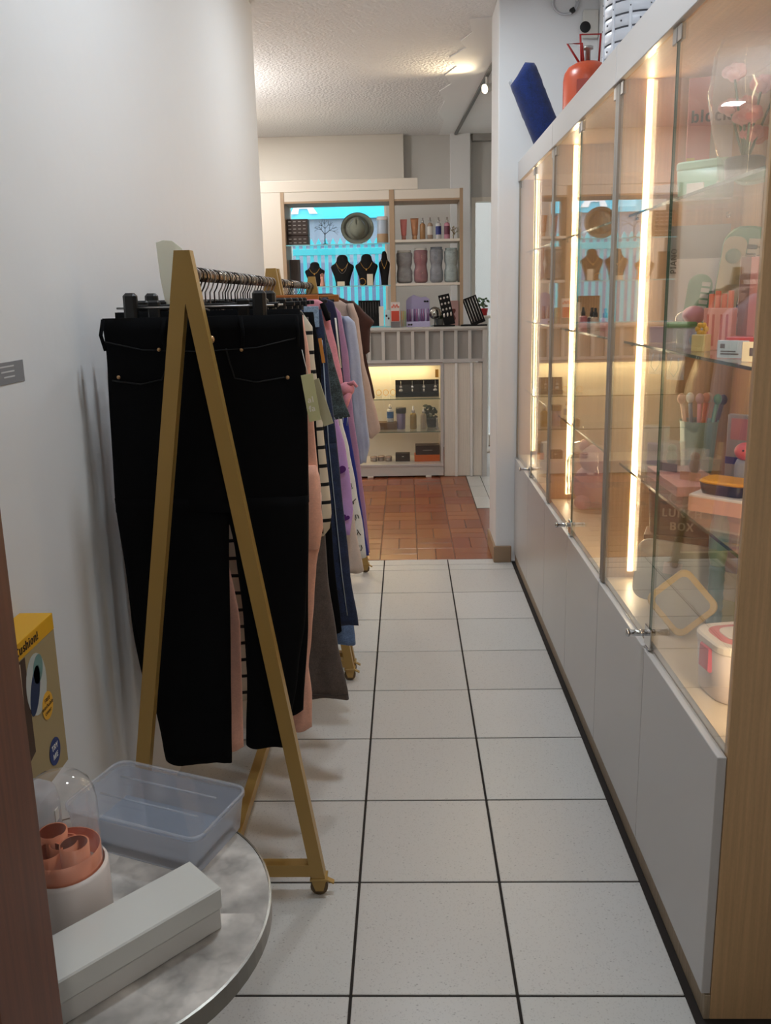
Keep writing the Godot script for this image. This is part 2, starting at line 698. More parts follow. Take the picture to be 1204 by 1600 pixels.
	w = structure("wall_entrance", "right side wall of the shop")
	s = ns()
	span(s, Vector3(2.1, 0, -6.35), Vector3(2.2, 2.7, -3.1))
	part("plaster", s, M["wall_cream"], w)
	w = structure("wall_back", "shop front wall with the display window and white column")
	s = ns()
	span(s, Vector3(-2.9, 0, -6.35), Vector3(-0.90, 2.7, -6.2))
	part("plaster", s, M["wall_cream"], w)
	s = ns()
	span(s, Vector3(-0.90, 0, -6.35), Vector3(-0.02, 0.95, -6.2))
	span(s, Vector3(-0.90, 2.17, -6.35), Vector3(-0.02, 2.7, -6.2))
	part("plaster", s, M["wall_cream"], w)
	s = ns()
	span(s, Vector3(-0.02, 0, -6.35), Vector3(0.72, 2.7, -6.2))
	part("plaster", s, M["light_grey"], w)
	s = ns()
	span(s, Vector3(-2.8, 2.33, -6.2), Vector3(0.137, 2.7, -6.10), 0.003)
	part("upper_panel", s, M["wall_cream"], w)
	s = ns()
	span(s, Vector3(0.532, 0, -6.2), Vector3(0.70, 2.7, -6.12), 0.003)
	part("column", s, M["wall_paint"], w)
	s = ns()
	span(s, Vector3(0.725, 2.19, -6.33), Vector3(2.1, 2.64, -6.24))
	part("transom_panel", s, M["light_grey"], w)
	s = ns()
	span(s, Vector3(0.72, 2.64, -6.35), Vector3(2.1, 2.7, -6.16), 0.003)
	part("head_rail", s, M["grey_panel"], w)
	# ---- display window
	w = structure("window_1", "shop display window with a white frame")
	s = ns()
	span(s, Vector3(-0.90, 0.95, -6.32), Vector3(-0.865, 2.17, -6.22), 0.002)
	span(s, Vector3(-0.04, 0.95, -6.32), Vector3(-0.02, 2.17, -6.22), 0.002)
	span(s, Vector3(-0.865, 2.15, -6.32), Vector3(-0.04, 2.17, -6.22), 0.002)
	span(s, Vector3(-0.865, 0.95, -6.32), Vector3(-0.04, 0.98, -6.22), 0.002)
	part("window_frame", s, M["warm_white"], w)
	s = ns()
	span(s, Vector3(-0.866, 0.978, -6.275), Vector3(-0.039, 2.152, -6.270))
	part("pane", s, M["window_glass"], w)
	# ---- glazed entrance
	w = structure("window_2", "bright glazed shop entrance with white frame at the right")
	s = ns()
	span(s, Vector3(0.72, 0, -6.33), Vector3(0.755, 2.19, -6.24), 0.002)
	span(s, Vector3(0.755, 2.15, -6.33), Vector3(2.1, 2.19, -6.24), 0.002)
	span(s, Vector3(1.42, 0, -6.33), Vector3(1.46, 2.15, -6.24), 0.002)
	span(s, Vector3(0.755, 0, -6.33), Vector3(1.42, 0.1, -6.24), 0.002)
	span(s, Vector3(1.46, 0, -6.33), Vector3(2.1, 0.1, -6.24), 0.002)
	part("window_frame", s, M["warm_white"], w)
	for a in [[0.756, 1.419], [1.461, 2.099]]:
		s = ns()
		span(s, Vector3(a[0], 0.1, -6.288), Vector3(a[1], 2.15, -6.283))
		part("pane", s, M["window_glass"], w)


# ================================================================ the street
func build_outside() -> void:
	var s := ns()
	span(s, Vector3(-9, -0.12, -14), Vector3(9, -0.05, -6.35))
	var g := structure("pavement", "grey pavement outside the shop window")
	part("slab", s, mat("pavement", Color(0.55, 0.55, 0.54), 0.9), g)
	# building across the way
	var t := thing("street_building", "cyan painted building front with lavender lower wall across the street", "building", Vector3(-3.0, 0, -9.6))
	s = ns()
	span(s, Vector3(-4, -0.06, -0.3), Vector3(3.45, 1.80, 0.02))
	part("lower_wall", s, mat("slate_wall", Color(0.34, 0.42, 0.53), 0.8), t)
	s = ns()
	span(s, Vector3(-4, 1.80, -0.3), Vector3(3.45, 2.33, 0))
	part("upper_wall", s, mat("lavender_wall", Color(0.49, 0.55, 0.61), 0.8), t)
	s = ns()
	span(s, Vector3(-4, 2.33, -0.3), Vector3(3.45, 4.4, 0.06))
	part("cyan_band", s, mat("cyan_paint", Color(0.20, 0.76, 0.86), 0.6), t)
	s = ns()
	var a := PackedVector2Array([Vector2(-0.22, -0.10), Vector2(-0.14, 0.09), Vector2(0.14, 0.09), Vector2(0.26, -0.10), Vector2(0.12, -0.10), Vector2(0.08, 0.0), Vector2(-0.07, 0.0), Vector2(-0.09, -0.10)])
	slab(s, a, 0.06, 0.08, Transform3D(Basis().scaled(Vector3(0.70, 0.62, 1)), Vector3(1.87, 2.455, 0)))
	part("white_letter", s, mat("sign_white", Color(0.97, 0.97, 0.97), 0.5), t)
	t = thing("street_wall", "pale grey shopfront wall across the street behind the glazed entrance", "building", Vector3(0, 0, -9.4))
	s = ns()
	span(s, Vector3(0.55, -0.06, -0.3), Vector3(5.5, 3.6, 0))
	part("wall", s, mat("street_grey", Color(0.61, 0.595, 0.57), 0.8), t)
	s = ns()
	span(s, Vector3(0.55, 3.6, -0.34), Vector3(5.5, 3.72, 0.04))
	part("coping", s, mat("street_coping", Color(0.7, 0.7, 0.7), 0.8), t)
	# cyan picket fence outside the window
	t = thing("picket_fence", "cyan metal fence of upright bars outside the display window", "fence", Vector3(0, -0.05, -7.3))
	var cm := mat("fence_cyan", Color(0.30, 0.86, 0.91), 0.45)
	for yy in [[1.782, 1.845], [1.868, 1.888], [0.12, 0.16]]:
		s = ns()
		span(s, Vector3(-2.3, yy[0] + 0.05, -0.02), Vector3(0.32, yy[1] + 0.05, 0.02), 0.002)
		part("rail", s, cm, t)
	s = ns()
	span(s, Vector3(-0.0175, 0.0, -0.012), Vector3(0.0175, 1.935, 0.012), 0.002)
	s.generate_normals()
	var bar := s.commit()
	s = ns()
	slab(s, PackedVector2Array([Vector2(-0.022, 0), Vector2(0.022, 0), Vector2(0.022, 0.02), Vector2(0, 0.065), Vector2(-0.022, 0.02)]), -0.01, 0.01)
	s.generate_normals()
	var tip := s.commit()
	s = ns()
	span(s, Vector3(-0.024, 1.865, -0.006), Vector3(0.024, 1.915, 0.006))
	s.generate_normals()
	for i in 36:
		var b := MeshInstance3D.new()
		b.name = "bar"
		b.mesh = bar
		b.material_override = cm
		t.add_child(b, true)
		b.position = Vector3(-2.25 + 0.0725 * i, 0, 0)
		var p := MeshInstance3D.new()
		p.name = "point"
		p.mesh = tip
		p.material_override = cm
		t.add_child(p, true)
		p.position = Vector3(-2.25 + 0.0725 * i, 1.93, 0)


# ================================================================ the wall of glass cabinets
func build_cabinet() -> void:
	var ends := [0.056, -0.889, -1.834, -2.779]
	var names := ["glass display cabinet nearest the viewer, holding lunch boxes and toys", "middle glass display cabinet with a pink wrapped plush inside", "glass display cabinet at the far end beside the doorway"]
	for k in 3:
		var z1: float = ends[k] - 0.0005
		var z0: float = ends[k + 1] + 0.0005
		var t := thing("display_cabinet", names[k], "cabinet", Vector3.ZERO, 0, "row of glass display cabinets")
		var s := ns()
		for z in [z0 + 0.009, z1 - 0.009]:
			s = ns()
			span(s, Vector3(0.6915, 0.0, z - 0.009), Vector3(1.02, 1.97, z + 0.009), 0.001)
			part("side_panel", s, M["maple"], t)
			if k == 0 and z > z0 + 0.1:
				continue
			s = ns()
			span(s, Vector3(0.680, 0.556, z - 0.009), Vector3(0.6915, 1.881, z + 0.009), 0.0008)
			part("edge_band", s, mat("edge_band", Color(0.60, 0.56, 0.51), 0.5), t)
		s = ns()
		span(s, Vector3(1.008, 0.06, z0 + 0.018), Vector3(1.02, 1.97, z1 - 0.018))
		part("back_panel", s, M["maple"], t)
		s = ns()
		span(s, Vector3(0.6915, 1.888, z0 + 0.018), Vector3(1.008, 1.906, z1 - 0.018))
		part("top_panel", s, M["maple"], t)
		s = ns()
		span(s, Vector3(0.6915, 1.955, z0 + 0.018), Vector3(1.02, 1.970, z1 - 0.018))
		part("dust_cover", s, M["white_laminate"], t)
		s = ns()
		span(s, Vector3(0.6915, 0.553, z0 + 0.018), Vector3(1.008, 0.571, z1 - 0.018))
		part("bottom_panel", s, mat("pale_maple", Color(0.86, 0.79, 0.68), 0.35), t)
		s = ns()
		span(s, Vector3(0.680, 0.0, z0), Vector3(0.6915, 0.053, z1), 0.001)
		part("plinth", s, M["grey_wood"], t)
		s = ns()
		span(s, Vector3(0.674, 1.882, z0 + 0.001), Vector3(0.6895, 1.972, z1 - 0.001), 0.0015)
		part("fascia", s, M["white_laminate"], t)
		var zm := (z0 + z1) / 2.0
		# lower doors
		for d in [[z0 + 0.0015, zm - 0.0012], [zm + 0.0012, z1 - 0.0015]]:
			s = ns()
			span(s, Vector3(0.6735, 0.056, d[0]), Vector3(0.6905, 0.552, d[1]), 0.0012)
			part("lower_door", s, M["white_laminate"], t)
		# glass doors
		var side := 0
		for d in [[z0 + 0.0195, zm - 0.0012], [zm + 0.0012, z1 - (0.001 if k == 0 else 0.0195)]]:
			s = ns()
			span(s, Vector3(0.6835, 0.560, d[0]), Vector3(0.6885, 1.878, d[1]))
			var gd := part("glass_door", s, M["door_glass"], t)
			s = ns()
			var ez: float = d[1] if side == 0 else d[0]
			span(s, Vector3(0.6832, 0.560, ez - 0.0005), Vector3(0.6888, 1.878, ez + 0.0005))
			part("polished_edge", s, M["glass_edge"], gd)
			for e in [0, 1]:
				s = ns()
				var hz: float = d[e] + (0.014 if e == 0 else -0.014)
				span(s, Vector3(0.6815, 1.850, hz - 0.013), Vector3(0.6905, 1.880, hz + 0.013), 0.001)
				part("pivot_hinge", s, M["steel"], gd)
			side += 1
		# lock at the foot of the two doors
		var lock := ns(true)
		tube(lock, [Vector3(0.640, 0.588, zm - 0.012), Vector3(0.700, 0.588, zm - 0.012)], 0.0075, 12)
		tube(lock, [Vector3(0.640, 0.588, zm - 0.012), Vector3(0.634, 0.588, zm - 0.012)], 0.009, 12)
		var lk := part("lock", lock, M["chrome"], t)
		s = ns()
		span(s, Vector3(0.6795, 0.558, zm - 0.024), Vector3(0.6832, 0.606, zm + 0.024), 0.001)
		span(s, Vector3(0.678, 0.5535, zm - 0.012), Vector3(0.694, 0.5585, zm + 0.016), 0.001)
		part("lock_plate", s, M["chrome"], lk)
		# glass shelves on pins
		for y in [0.905, 1.237, 1.560]:
			s = ns()
			span(s, Vector3(0.716, y - 0.006, z0 + 0.020), Vector3(1.005, y, z1 - 0.020))
			var sh := part("glass_shelf", s, M["shelf_glass"], t)
			s = ns()
			span(s, Vector3(0.7145, y - 0.0062, z0 + 0.020), Vector3(0.716, y + 0.0002, z1 - 0.020))
			part("front_edge", s, M["glass_edge"], sh)
			for z in [z0 + 0.018, z1 - 0.018]:
				for x in [0.735, 0.97]:
					s = ns(true)
					var dir := 1.0 if z == z0 + 0.018 else -1.0
					tube(s, [Vector3(x, y - 0.010, z), Vector3(x, y - 0.010, z + 0.012 * dir)], 0.004, 8)
					part("shelf_pin", s, M["chrome"], sh)
		# light strips let into both side panels
		for zz in [[z0 + 0.018, 1.0], [z1 - 0.018, -1.0]]:
			s = ns(true)
			var strip := []
			for yy in [0.590, 1.886]:
				var ring := []
				for q in 9:
					var an := PI * q / 8.0
					ring.append(Vector3(0.757 - 0.008 * cos(an), yy, zz[0] + zz[1] * 0.0055 * sin(an)))
				strip.append(ring)
			loft(s, strip)
			var led := part("light_strip", s, emissive("led_strip", Color(1.0, 0.88, 0.62), LED_GLOW), t)
			area_light("strip_light", Vector3(0.757, 1.238, zz[0] + zz[1] * 0.0075), Vector3(0, 0, zz[1]), Vector2(0.014, 1.29), Color(1.0, 0.90, 0.74), LED, led)


const LED := 0.16
const LED_GLOW := 7.0


# ================================================================ gold clothes racks
func a_rack(label: String, z1: float, z0: float) -> void:
	var t := thing("clothes_rack", label, "clothes rack", Vector3(-0.308, 0, 0), 0, "gold rolling clothes racks")
	var gp: Material = M["gold_paint"]
	for z in [z1, z0]:
		for sg in [-1.0, 1.0]:
			# leg from the apex to the foot, square section
			var s := ns()
			var rings := []
			for e in [[0.0, 1.464, 0.0155], [sg * 0.2165, 0.046, 0.0155]]:
				rings.append([Vector3(e[0] - e[2], e[1], z - 0.014), Vector3(e[0] + e[2], e[1], z - 0.014), Vector3(e[0] + e[2], e[1], z + 0.014), Vector3(e[0] - e[2], e[1], z + 0.014)])
			loft(s, rings)
			part("leg", s, gp, t)
			caster(t, Vector3(sg * 0.2165, 0.046, z), sg)
		var sa := ns()
		slab(sa, PackedVector2Array([Vector2(-0.0157, 1.4645), Vector2(0.0157, 1.4645), Vector2(0.0305, 1.368), Vector2(-0.0305, 1.368)]), z - 0.0146, z + 0.0146)
		part("apex_plate", sa, gp, t)
		var s2 := ns()
		span(s2, Vector3(-0.215, 0.052, z - 0.0132), Vector3(0.215, 0.083, z + 0.0132), 0.001)
		part("base_rail", s2, gp, t)
	var s3 := ns(true)
	tube(s3, [Vector3(0, 1.418, z1 - 0.01), Vector3(0, 1.418, z0 + 0.01)], 0.0125, 14)
	part("hanging_bar", s3, mat("bar_metal", Color(0.56, 0.50, 0.44), 0.25, 0.8), t)
	s3 = ns()
	span(s3, Vector3(-0.0135, 0.0525, z0 + 0.0132), Vector3(0.0135, 0.0825, z1 - 0.0132), 0.001)
	part("centre_rail", s3, gp, t)


func caster(t: Node3D, at: Vector3, sg: float) -> void:
	var s := ns()
	span(s, at + Vector3(-0.020, -0.004, -0.017), at + Vector3(0.020, 0.002, 0.017), 0.001)
	var fork := PackedVector2Array([Vector2(-0.018, 0), Vector2(0.018, 0), Vector2(0.010, -0.030), Vector2(-0.008, -0.030)])
	for zz in [-0.0115, 0.0095]:
		slab(s, fork, zz, zz + 0.002, Transform3D(Basis(), at + Vector3(0, -0.003, 0)))
	var c := part("caster", s, M["gold_paint"], t)
	s = ns(true)
	lathe(s, [Vector2(0.0185, -0.008), Vector2(0.0205, -0.006), Vector2(0.0205, 0.006), Vector2(0.0185, 0.008)], 18, at + Vector3(0, -0.0252, 0), Basis(Vector3(1, 0, 0), Vector3(0, 0, 1), Vector3(0, -1, 0)))
	part("wheel", s, mat("caster_wheel", Color(0.36, 0.28, 0.18), 0.5), c)
	s = ns()
	cbox(s, at + Vector3(0.026 * sg, -0.012, 0.0), Vector3(0.020, 0.004, 0.014), 0.001, Basis(Vector3(0, 0, 1), -0.5 * sg))
	part("brake_lever", s, M["gold_paint"], c)


func build_racks() -> void:
	a_rack("gold A-frame clothes rack nearest the viewer, with black trousers in front", -0.296, -1.42)
	a_rack("gold A-frame clothes rack at the far end by the doorway", -1.482, -2.64)


# hanger with a metal hook; kind: 0 black clip hanger, 1 wooden, 2 black shirt hanger
func hanger(label: String, z: float, kind: int, half: float, tilt: float, dark := false) -> void:
	var t := thing("clothes_hanger", label, "hanger", Vector3(-0.308, 1.418, z), 0, "hangers along the rack bars")
	t.rotation.y = tilt
	var s := ns(true)
	var pts := []
	for k in 15:
		var a := deg_to_rad(205.0 - 250.0 * k / 14.0)
		pts.append(Vector3(0.0155 * cos(a), 0.0005 + 0.0155 * sin(a), 0))
	pts.append(Vector3(0.006, -0.024, 0))
	pts.append(Vector3(0.0, -0.034, 0))
	pts.append(Vector3(0.0, -0.062, 0))
	tube(s, pts, 0.0017, 6)
	part("hook", s, mat("dark_wire", Color(0.20, 0.18, 0.17), 0.35, 0.8) if dark else M["steel"], t)
	var bm: Material = mat("hanger_wood", Color(0.62, 0.38, 0.17), 0.4) if kind == 1 else M["black_plastic"]
	s = ns()
	if kind == 1:
		span(s, Vector3(-0.03, -0.068, -0.005), Vector3(half, -0.040, 0.005), 0.003)
		part("wooden_bar", s, bm, t)
	elif kind == 3:
		s = ns(true)
		tube(s, [Vector3(-half, -0.064, 0), Vector3(half, -0.064, 0)], 0.0022, 8)
		tube(s, [Vector3(0, -0.060, 0), Vector3(0.03, -0.072, 0)], 0.002, 6)
		part("rod", s, M["steel"], t)
		for sg in [-1.0, 1.0]:
			s = ns()
			cbox(s, Vector3(sg * (half - 0.030), -0.068, 0), Vector3(0.028, 0.070, 0.022), 0.006)
			part("clip", s, bm, t)
	elif kind == 0:
		span(s, Vector3(-half, -0.070, -0.004), Vector3(half, -0.058, 0.004), 0.002)
		part("bar", s, bm, t)
		for sg in [-1.0, 1.0]:
			s = ns()
			cbox(s, Vector3(sg * (half - 0.035), -0.078, 0), Vector3(0.026, 0.058, 0.016), 0.004)
			part("clip", s, bm, t)
	else:
		var rings := []
		for k in 13:
			var x := -half + 2 * half * k / 12.0
			var y := -0.058 - 0.055 * pow(absf(x) / half, 1.5)
			rings.append([Vector3(x, y - 0.008, -0.005), Vector3(x, y + 0.006, -0.005), Vector3(x, y + 0.006, 0.005), Vector3(x, y - 0.008, 0.005)])
		loft(s, rings)
		part("shoulder_bar", s, bm, t)


# ================================================================ hanging clothes
func row_at(rows: Array, y: float) -> Vector2:
	for i in rows.size() - 1:
		if y <= rows[i][0] and y >= rows[i + 1][0]:
			var f: float = (rows[i][0] - y) / maxf(rows[i][0] - rows[i + 1][0], 1e-5)
			f = f * f * (3.0 - 2.0 * f) * 0.5 + f * 0.5
			return Vector2(lerpf(rows[i][1], rows[i + 1][1], f), lerpf(rows[i][2], rows[i + 1][2], f))
	var e: Array = rows[-1] if y < rows[-1][0] else rows[0]
	return Vector2(e[1], e[2])


# a hung cloth: rows are [y, left x, right x] from the top down; soft folds grow towards the hem
func cloth(s: SurfaceTool, rows: Array, z: float, thick: float, amp: float, folds: float, seed_: int, hem_wave := 0.004, steps := 26) -> void:
	var nz := FastNoiseLite.new()
	nz.seed = seed_
	nz.frequency = 1.0
	var y0: float = rows[0][0]
	var y1: float = rows[-1][0]
	var n := 20
	var rings := []
	for i in steps + 1:
		var f := float(i) / steps
		var y := lerpf(y0, y1, f)
		var e := row_at(rows, y)
		var grow := amp * (0.25 + 0.75 * f)
		var ring := []
		for side in [1.0, -1.0]:
			for k in n:
				var u := (float(k) / n) if side > 0 else 1.0 - float(k) / n
				var x := lerpf(e.x, e.y, 0.5 - 0.5 * cos(PI * u))
				var h := thick / 2.0 * pow(maxf(1.0 - pow(absf(2.0 * (0.5 - 0.5 * cos(PI * u)) - 1.0), 3.0), 0.0), 0.5)
				var wave := grow * (sin(folds * x + 1.7 * nz.get_noise_2d(x * 3.0, y * 1.3) * 3.0 + seed_) * 0.6 + nz.get_noise_2d(x * 14.0, y * 2.2) * 0.9)
				var yy := y + (hem_wave * sin(u * 9.0 + seed_) if i == steps else 0.0)
				ring.append(Vector3(x, yy, z + wave + side * h))
		rings.append(ring)
	loft(s, rings)


func mirror_rows(edge: Array, left: float, ease := 1.0) -> Array:
	var o := []
	for e in edge:
		o.append([e[0], maxf(-0.548, left + (-0.616 - e[1] - left) * ease), e[1]])
	return o


func garment(called: String, label: String, category: String, rows: Array, z: float, m: Material, thick := 0.030, amp := 0.008, folds := 26.0, seed_ := 1) -> Node3D:
	var t := thing(called, label, category, Vector3.ZERO, 0, "clothes hanging on the racks")
	var s := ns(true)
	cloth(s, rows, z, thick, amp, folds, seed_)
	part("body", s, m, t)
	return t


# trousers: a hip piece and two legs; all x measured at the photograph's widths
func trousers(called: String, label: String, hip: Array, leg_l: Array, leg_r: Array, z: float, m: Material, thick := 0.035, amp := 0.008, seed_ := 1) -> Node3D:
	var t := thing(called, label, "trousers", Vector3.ZERO, 0, "clothes hanging on the racks")
	var s := ns(true)
	cloth(s, hip, z, thick, amp * 0.4, 18.0, seed_, 0.002, 14)
	part("hip", s, m, t)
	for l in [leg_l, leg_r]:
		s = ns(true)
		cloth(s, l, z, thick * 0.95, amp, 34.0, seed_ + 3)
		part("trouser_leg", s, m, t)
	return t


func build_garments() -> void:
	var black := cloth_mat("black_denim", Color(0.055, 0.056, 0.064), 300, 0.25)
	var black2 := cloth_mat("black_cotton", Color(0.05, 0.05, 0.055), 240, 0.2)
	black.rim_enabled = false
	black2.rim_enabled = false
	for b in [black, black2]:
		b.metallic_specular = 0.25
	# --- black jeans in front
	var t := trousers("black_jeans", "black wide-leg jeans hanging at the very front of the rack", [[1.334, -0.507, -0.084], [1.29, -0.506, -0.083], [1.264, -0.504, -0.081], [1.12, -0.509, -0.082], [0.915, -0.515, -0.088]],
		[[0.945, -0.515, -0.262], [0.76, -0.505, -0.272], [0.69, -0.50, -0.275], [0.453, -0.467, -0.287], [0.335, -0.455, -0.292], [0.305, -0.452, -0.294]],
		[[0.945, -0.274, -0.088], [0.82, -0.255, -0.092], [0.67, -0.246, -0.105], [0.53, -0.246, -0.128], [0.345, -0.258, -0.162]], -0.362, black, 0.036, 0.007, 5)
	var s := ns(true)
	# waistband, loops, pocket seams and metal
	tube(s, [Vector3(-0.505, 1.288, -0.341), Vector3(-0.42, 1.268, -0.3415), Vector3(-0.30, 1.262, -0.3415), Vector3(-0.18, 1.268, -0.3415), Vector3(-0.09, 1.288, -0.341)], 0.0013, 6)
	part("waist_seam", s, mat("black_seam", Color(0.075, 0.075, 0.08), 0.9), t)
	for p in [[-0.49, -0.36], [-0.125, -0.245]]:
		s = ns(true)
		var sg := signf(p[1] - p[0])
		tube(s, [Vector3(p[0], 1.205, -0.3425), Vector3(p[0] + sg * 0.06, 1.196, -0.3425), Vector3(p[0] + sg * 0.105, 1.205, -0.3425), Vector3(p[1] - sg * 0.005, 1.245, -0.3425), Vector3(p[1], 1.268, -0.3425)], 0.0018, 6)
		part("pocket_seam", s, mat("black_seam"), t)
	for x in [-0.498, -0.37, -0.21, -0.095]:
		s = ns(true)
		tube(s, [Vector3(x, 1.332, -0.342), Vector3(x - (0.006 if x < -0.3 else -0.003), 1.30, -0.338), Vector3(x, 1.268, -0.342)], 0.0045, 6)
		part("belt_loop", s, black, t)
	s = ns(true)
	ball(s, Vector3(-0.274, 1.287, -0.338), Vector3(0.0085, 0.0085, 0.004), 14, 6)
	part("button", s, mat("brass", Color(0.78, 0.62, 0.45), 0.3, 0.9), t)
	for p in [[-0.385, 1.268], [-0.475, 1.212], [-0.212, 1.264], [-0.118, 1.205]]:
		s = ns(true)
		ball(s, Vector3(p[0], p[1], -0.340), Vector3(0.0042, 0.0042, 0.003), 10, 5)
		part("rivet", s, mat("brass"), t)
	s = ns()
	cbox(s, Vector3(-0.395, 1.317, -0.3715), Vector3(0.060, 0.022, 0.001), 0.0003)
	part("size_label", s, mat("label_white", Color(0.88, 0.87, 0.84), 0.8), t)
	# paper tags on strings at the right hip
	for k in 2:
		s = ns()
		var b := Basis(Vector3(0, 1, 0), [0.35, -0.5][k]) * Basis(Vector3(0, 0, 1), [0.14, 0.34][k])
		cbox(s, Vector3([-0.070, -0.050][k], [1.162, 1.150][k], [-0.335, -0.350][k]), Vector3(0.026, 0.100, 0.0012), 0.0004, b)
		var tg := part("hang_tag", s, mat("tag_green", Color(0.74, 0.75, 0.58), 0.8) if k == 0 else mat("tag_cream", Color(0.80, 0.77, 0.63), 0.8), t)
		if k == 0:
			letters("tag_print", "al\nfa", 0.016, mat("label_white"), tg, Transform3D(b, Vector3(-0.070, 1.148, -0.335) + b * Vector3(0, 0, 0.001)), true)
	s = ns(true)
	tube(s, [Vector3(-0.086, 1.262, -0.345), Vector3(-0.080, 1.235, -0.338), Vector3(-0.073, 1.206, -0.335)], 0.0008, 5)
	part("tag_string", s, mat("label_white"), t)
	var pl := thing("plastic_sheet", "translucent white plastic sheet sticking up behind the gold rack apex", "plastic sheet", Vector3.ZERO)
	s = ns()
	slab(s, PackedVector2Array([Vector2(-0.415, 1.352), Vector2(-0.424, 1.42), Vector2(-0.428, 1.495), Vector2(-0.412, 1.500), Vector2(-0.392, 1.498), Vector2(-0.372, 1.482), Vector2(-0.362, 1.46), Vector2(-0.358, 1.352)]), -0.452, -0.449, Transform3D(Basis(), Vector3(0.022, -0.004, 0)), 0.0008)
	var sw := mat("sheet_white", Color(0.95, 0.95, 0.92), 0.35)
	sw.backlight_enabled = true
	sw.backlight = Color(0.95, 0.95, 0.90)
	part("sheet", s, sw, pl)
	# --- second black trousers right behind
	trousers("black_trousers", "plain black trousers directly behind the front black jeans", [[1.345, -0.50, -0.096], [1.1, -0.51, -0.09], [0.915, -0.515, -0.094]],
		[[0.945, -0.53, -0.33], [0.62, -0.525, -0.36], [0.40, -0.50, -0.40]], [[0.945, -0.274, -0.094], [0.62, -0.235, -0.108], [0.40, -0.21, -0.128]], -0.425, black2, 0.03, 0.006, 9)
	# --- peach trousers
	t = trousers("peach_trousers", "peach cotton trousers with a tied hem behind the black jeans", [[1.33, -0.50, -0.10], [1.233, -0.51, -0.088], [1.086, -0.52, -0.085], [0.90, -0.53, -0.076]],
		[[0.93, -0.53, -0.33], [0.60, -0.50, -0.285], [0.256, -0.40, -0.296]],
		[[0.93, -0.29, -0.076], [0.80, -0.27, -0.079], [0.745, -0.26, -0.092], [0.664, -0.25, -0.10], [0.548, -0.23, -0.112], [0.481, -0.215, -0.122], [0.412, -0.205, -0.116], [0.311, -0.20, -0.120]], -0.505, cloth_mat("peach_cloth", Color(0.86, 0.65, 0.57), 180, 0.08), 0.032, 0.007, 3)
	s = ns(true)
	var rings := []
	for k in 9:
		var f := k / 8.0
		var ring := []
		for q in 14:
			var a := TAU * q / 14
			var rr := 0.021 + 0.008 * sin(PI * f) + 0.0025 * sin(a * 5 + k * 1.3)
			ring.append(Vector3(-0.108 + rr * 1.25 * cos(a), 0.985 - 0.20 * f, -0.492 + rr * 0.8 * sin(a)))
		rings.append(ring)
	loft(s, rings)
	part("cargo_pocket", s, cloth_mat("peach_cloth", Color.WHITE), t)
	# --- cream knit with black stripes
	var st := Image.create(8, 64, false, Image.FORMAT_RGB8)
	for y in 64:
		for x in 8:
			st.set_pixel(x, y, Color(0.83, 0.79, 0.71) if y % 64 > 11 else Color(0.05, 0.05, 0.055))
	var sm := mat("striped_knit", Color.WHITE, 0.95)
	sm.albedo_texture = ImageTexture.create_from_image(st)
	triplanar(sm, Vector3(21.7, 21.7, 21.7), false)
	t = garment("striped_dress", "cream knit dress with thin black stripes behind the peach trousers", "dress", [[1.338, -0.47, -0.115], [1.30, -0.50, -0.09], [1.225, -0.51, -0.088], [1.164, -0.51, -0.083], [1.07, -0.52, -0.074], [0.845, -0.53, -0.060], [0.79, -0.53, -0.068], [0.70, -0.52, -0.19], [0.55, -0.50, -0.27], [0.345, -0.48, -0.285]], -0.60, sm, 0.034, 0.007, 22, 4)
	s = ns(true)
	cloth(s, [[1.33, -0.12, -0.108], [1.1, -0.10, -0.088], [0.80, -0.10, -0.080]], -0.577, 0.008, 0.003, 20, 2)
	part("black_trim", s, black2, t)
	# --- charcoal jeans
	t = trousers("charcoal_jeans", "washed charcoal brown flared jeans with a wide hem near the floor", [[1.32, -0.50, -0.115], [1.067, -0.51, -0.101], [0.90, -0.515, -0.098]],
		[[0.93, -0.52, -0.32], [0.55, -0.50, -0.30], [0.275, -0.50, -0.275]], [[0.93, -0.29, -0.098], [0.63, -0.25, -0.090], [0.445, -0.21, -0.070], [0.275, -0.175, -0.043]], -0.74, cloth_mat("charcoal_denim", Color(0.34, 0.30, 0.28), 300, 0.25), 0.034, 0.008, 6)
	s = ns(true)
	tube(s, [Vector3(-0.17, 0.290, -0.7245), Vector3(-0.11, 0.288, -0.722), Vector3(-0.045, 0.291, -0.7245)], 0.0018, 5)
	part("hem_seam", s, mat("charcoal_seam", Color(0.25, 0.22, 0.21), 0.9), t)
	trousers("black_slacks", "straight black slacks behind the charcoal jeans", [[1.33, -0.49, -0.115], [1.207, -0.50, -0.101], [0.93, -0.50, -0.095]],
		[[0.95, -0.50, -0.31], [0.42, -0.47, -0.33]], [[0.95, -0.29, -0.095], [0.665, -0.25, -0.085], [0.417, -0.22, -0.068]], -0.865, black2, 0.032, 0.006, 8)
	# --- blue jeans
	var navy := cloth_mat("indigo_denim", Color(0.115, 0.16, 0.27), 320, 0.5)
	t = trousers("indigo_jeans", "dark indigo jeans with a pale side seam and an orange thread", [[1.335, -0.49, -0.106], [1.27, -0.50, -0.098], [1.16, -0.505, -0.092], [0.93, -0.51, -0.074]],
		[[0.95, -0.51, -0.31], [0.385, -0.46, -0.30]], [[0.95, -0.29, -0.075], [0.858, -0.27, -0.069], [0.541, -0.22, -0.048], [0.385, -0.18, -0.027]], -1.0, navy, 0.034, 0.007, 11)
	s = ns(true)
	tube(s, [Vector3(-0.106, 1.25, -0.982), Vector3(-0.098, 0.95, -0.982), Vector3(-0.072, 0.55, -0.983), Vector3(-0.060, 0.42, -0.984)], 0.0016, 5)
	part("side_seam", s, mat("seam_pale", Color(0.62, 0.66, 0.70), 0.9), t)
	s = ns()
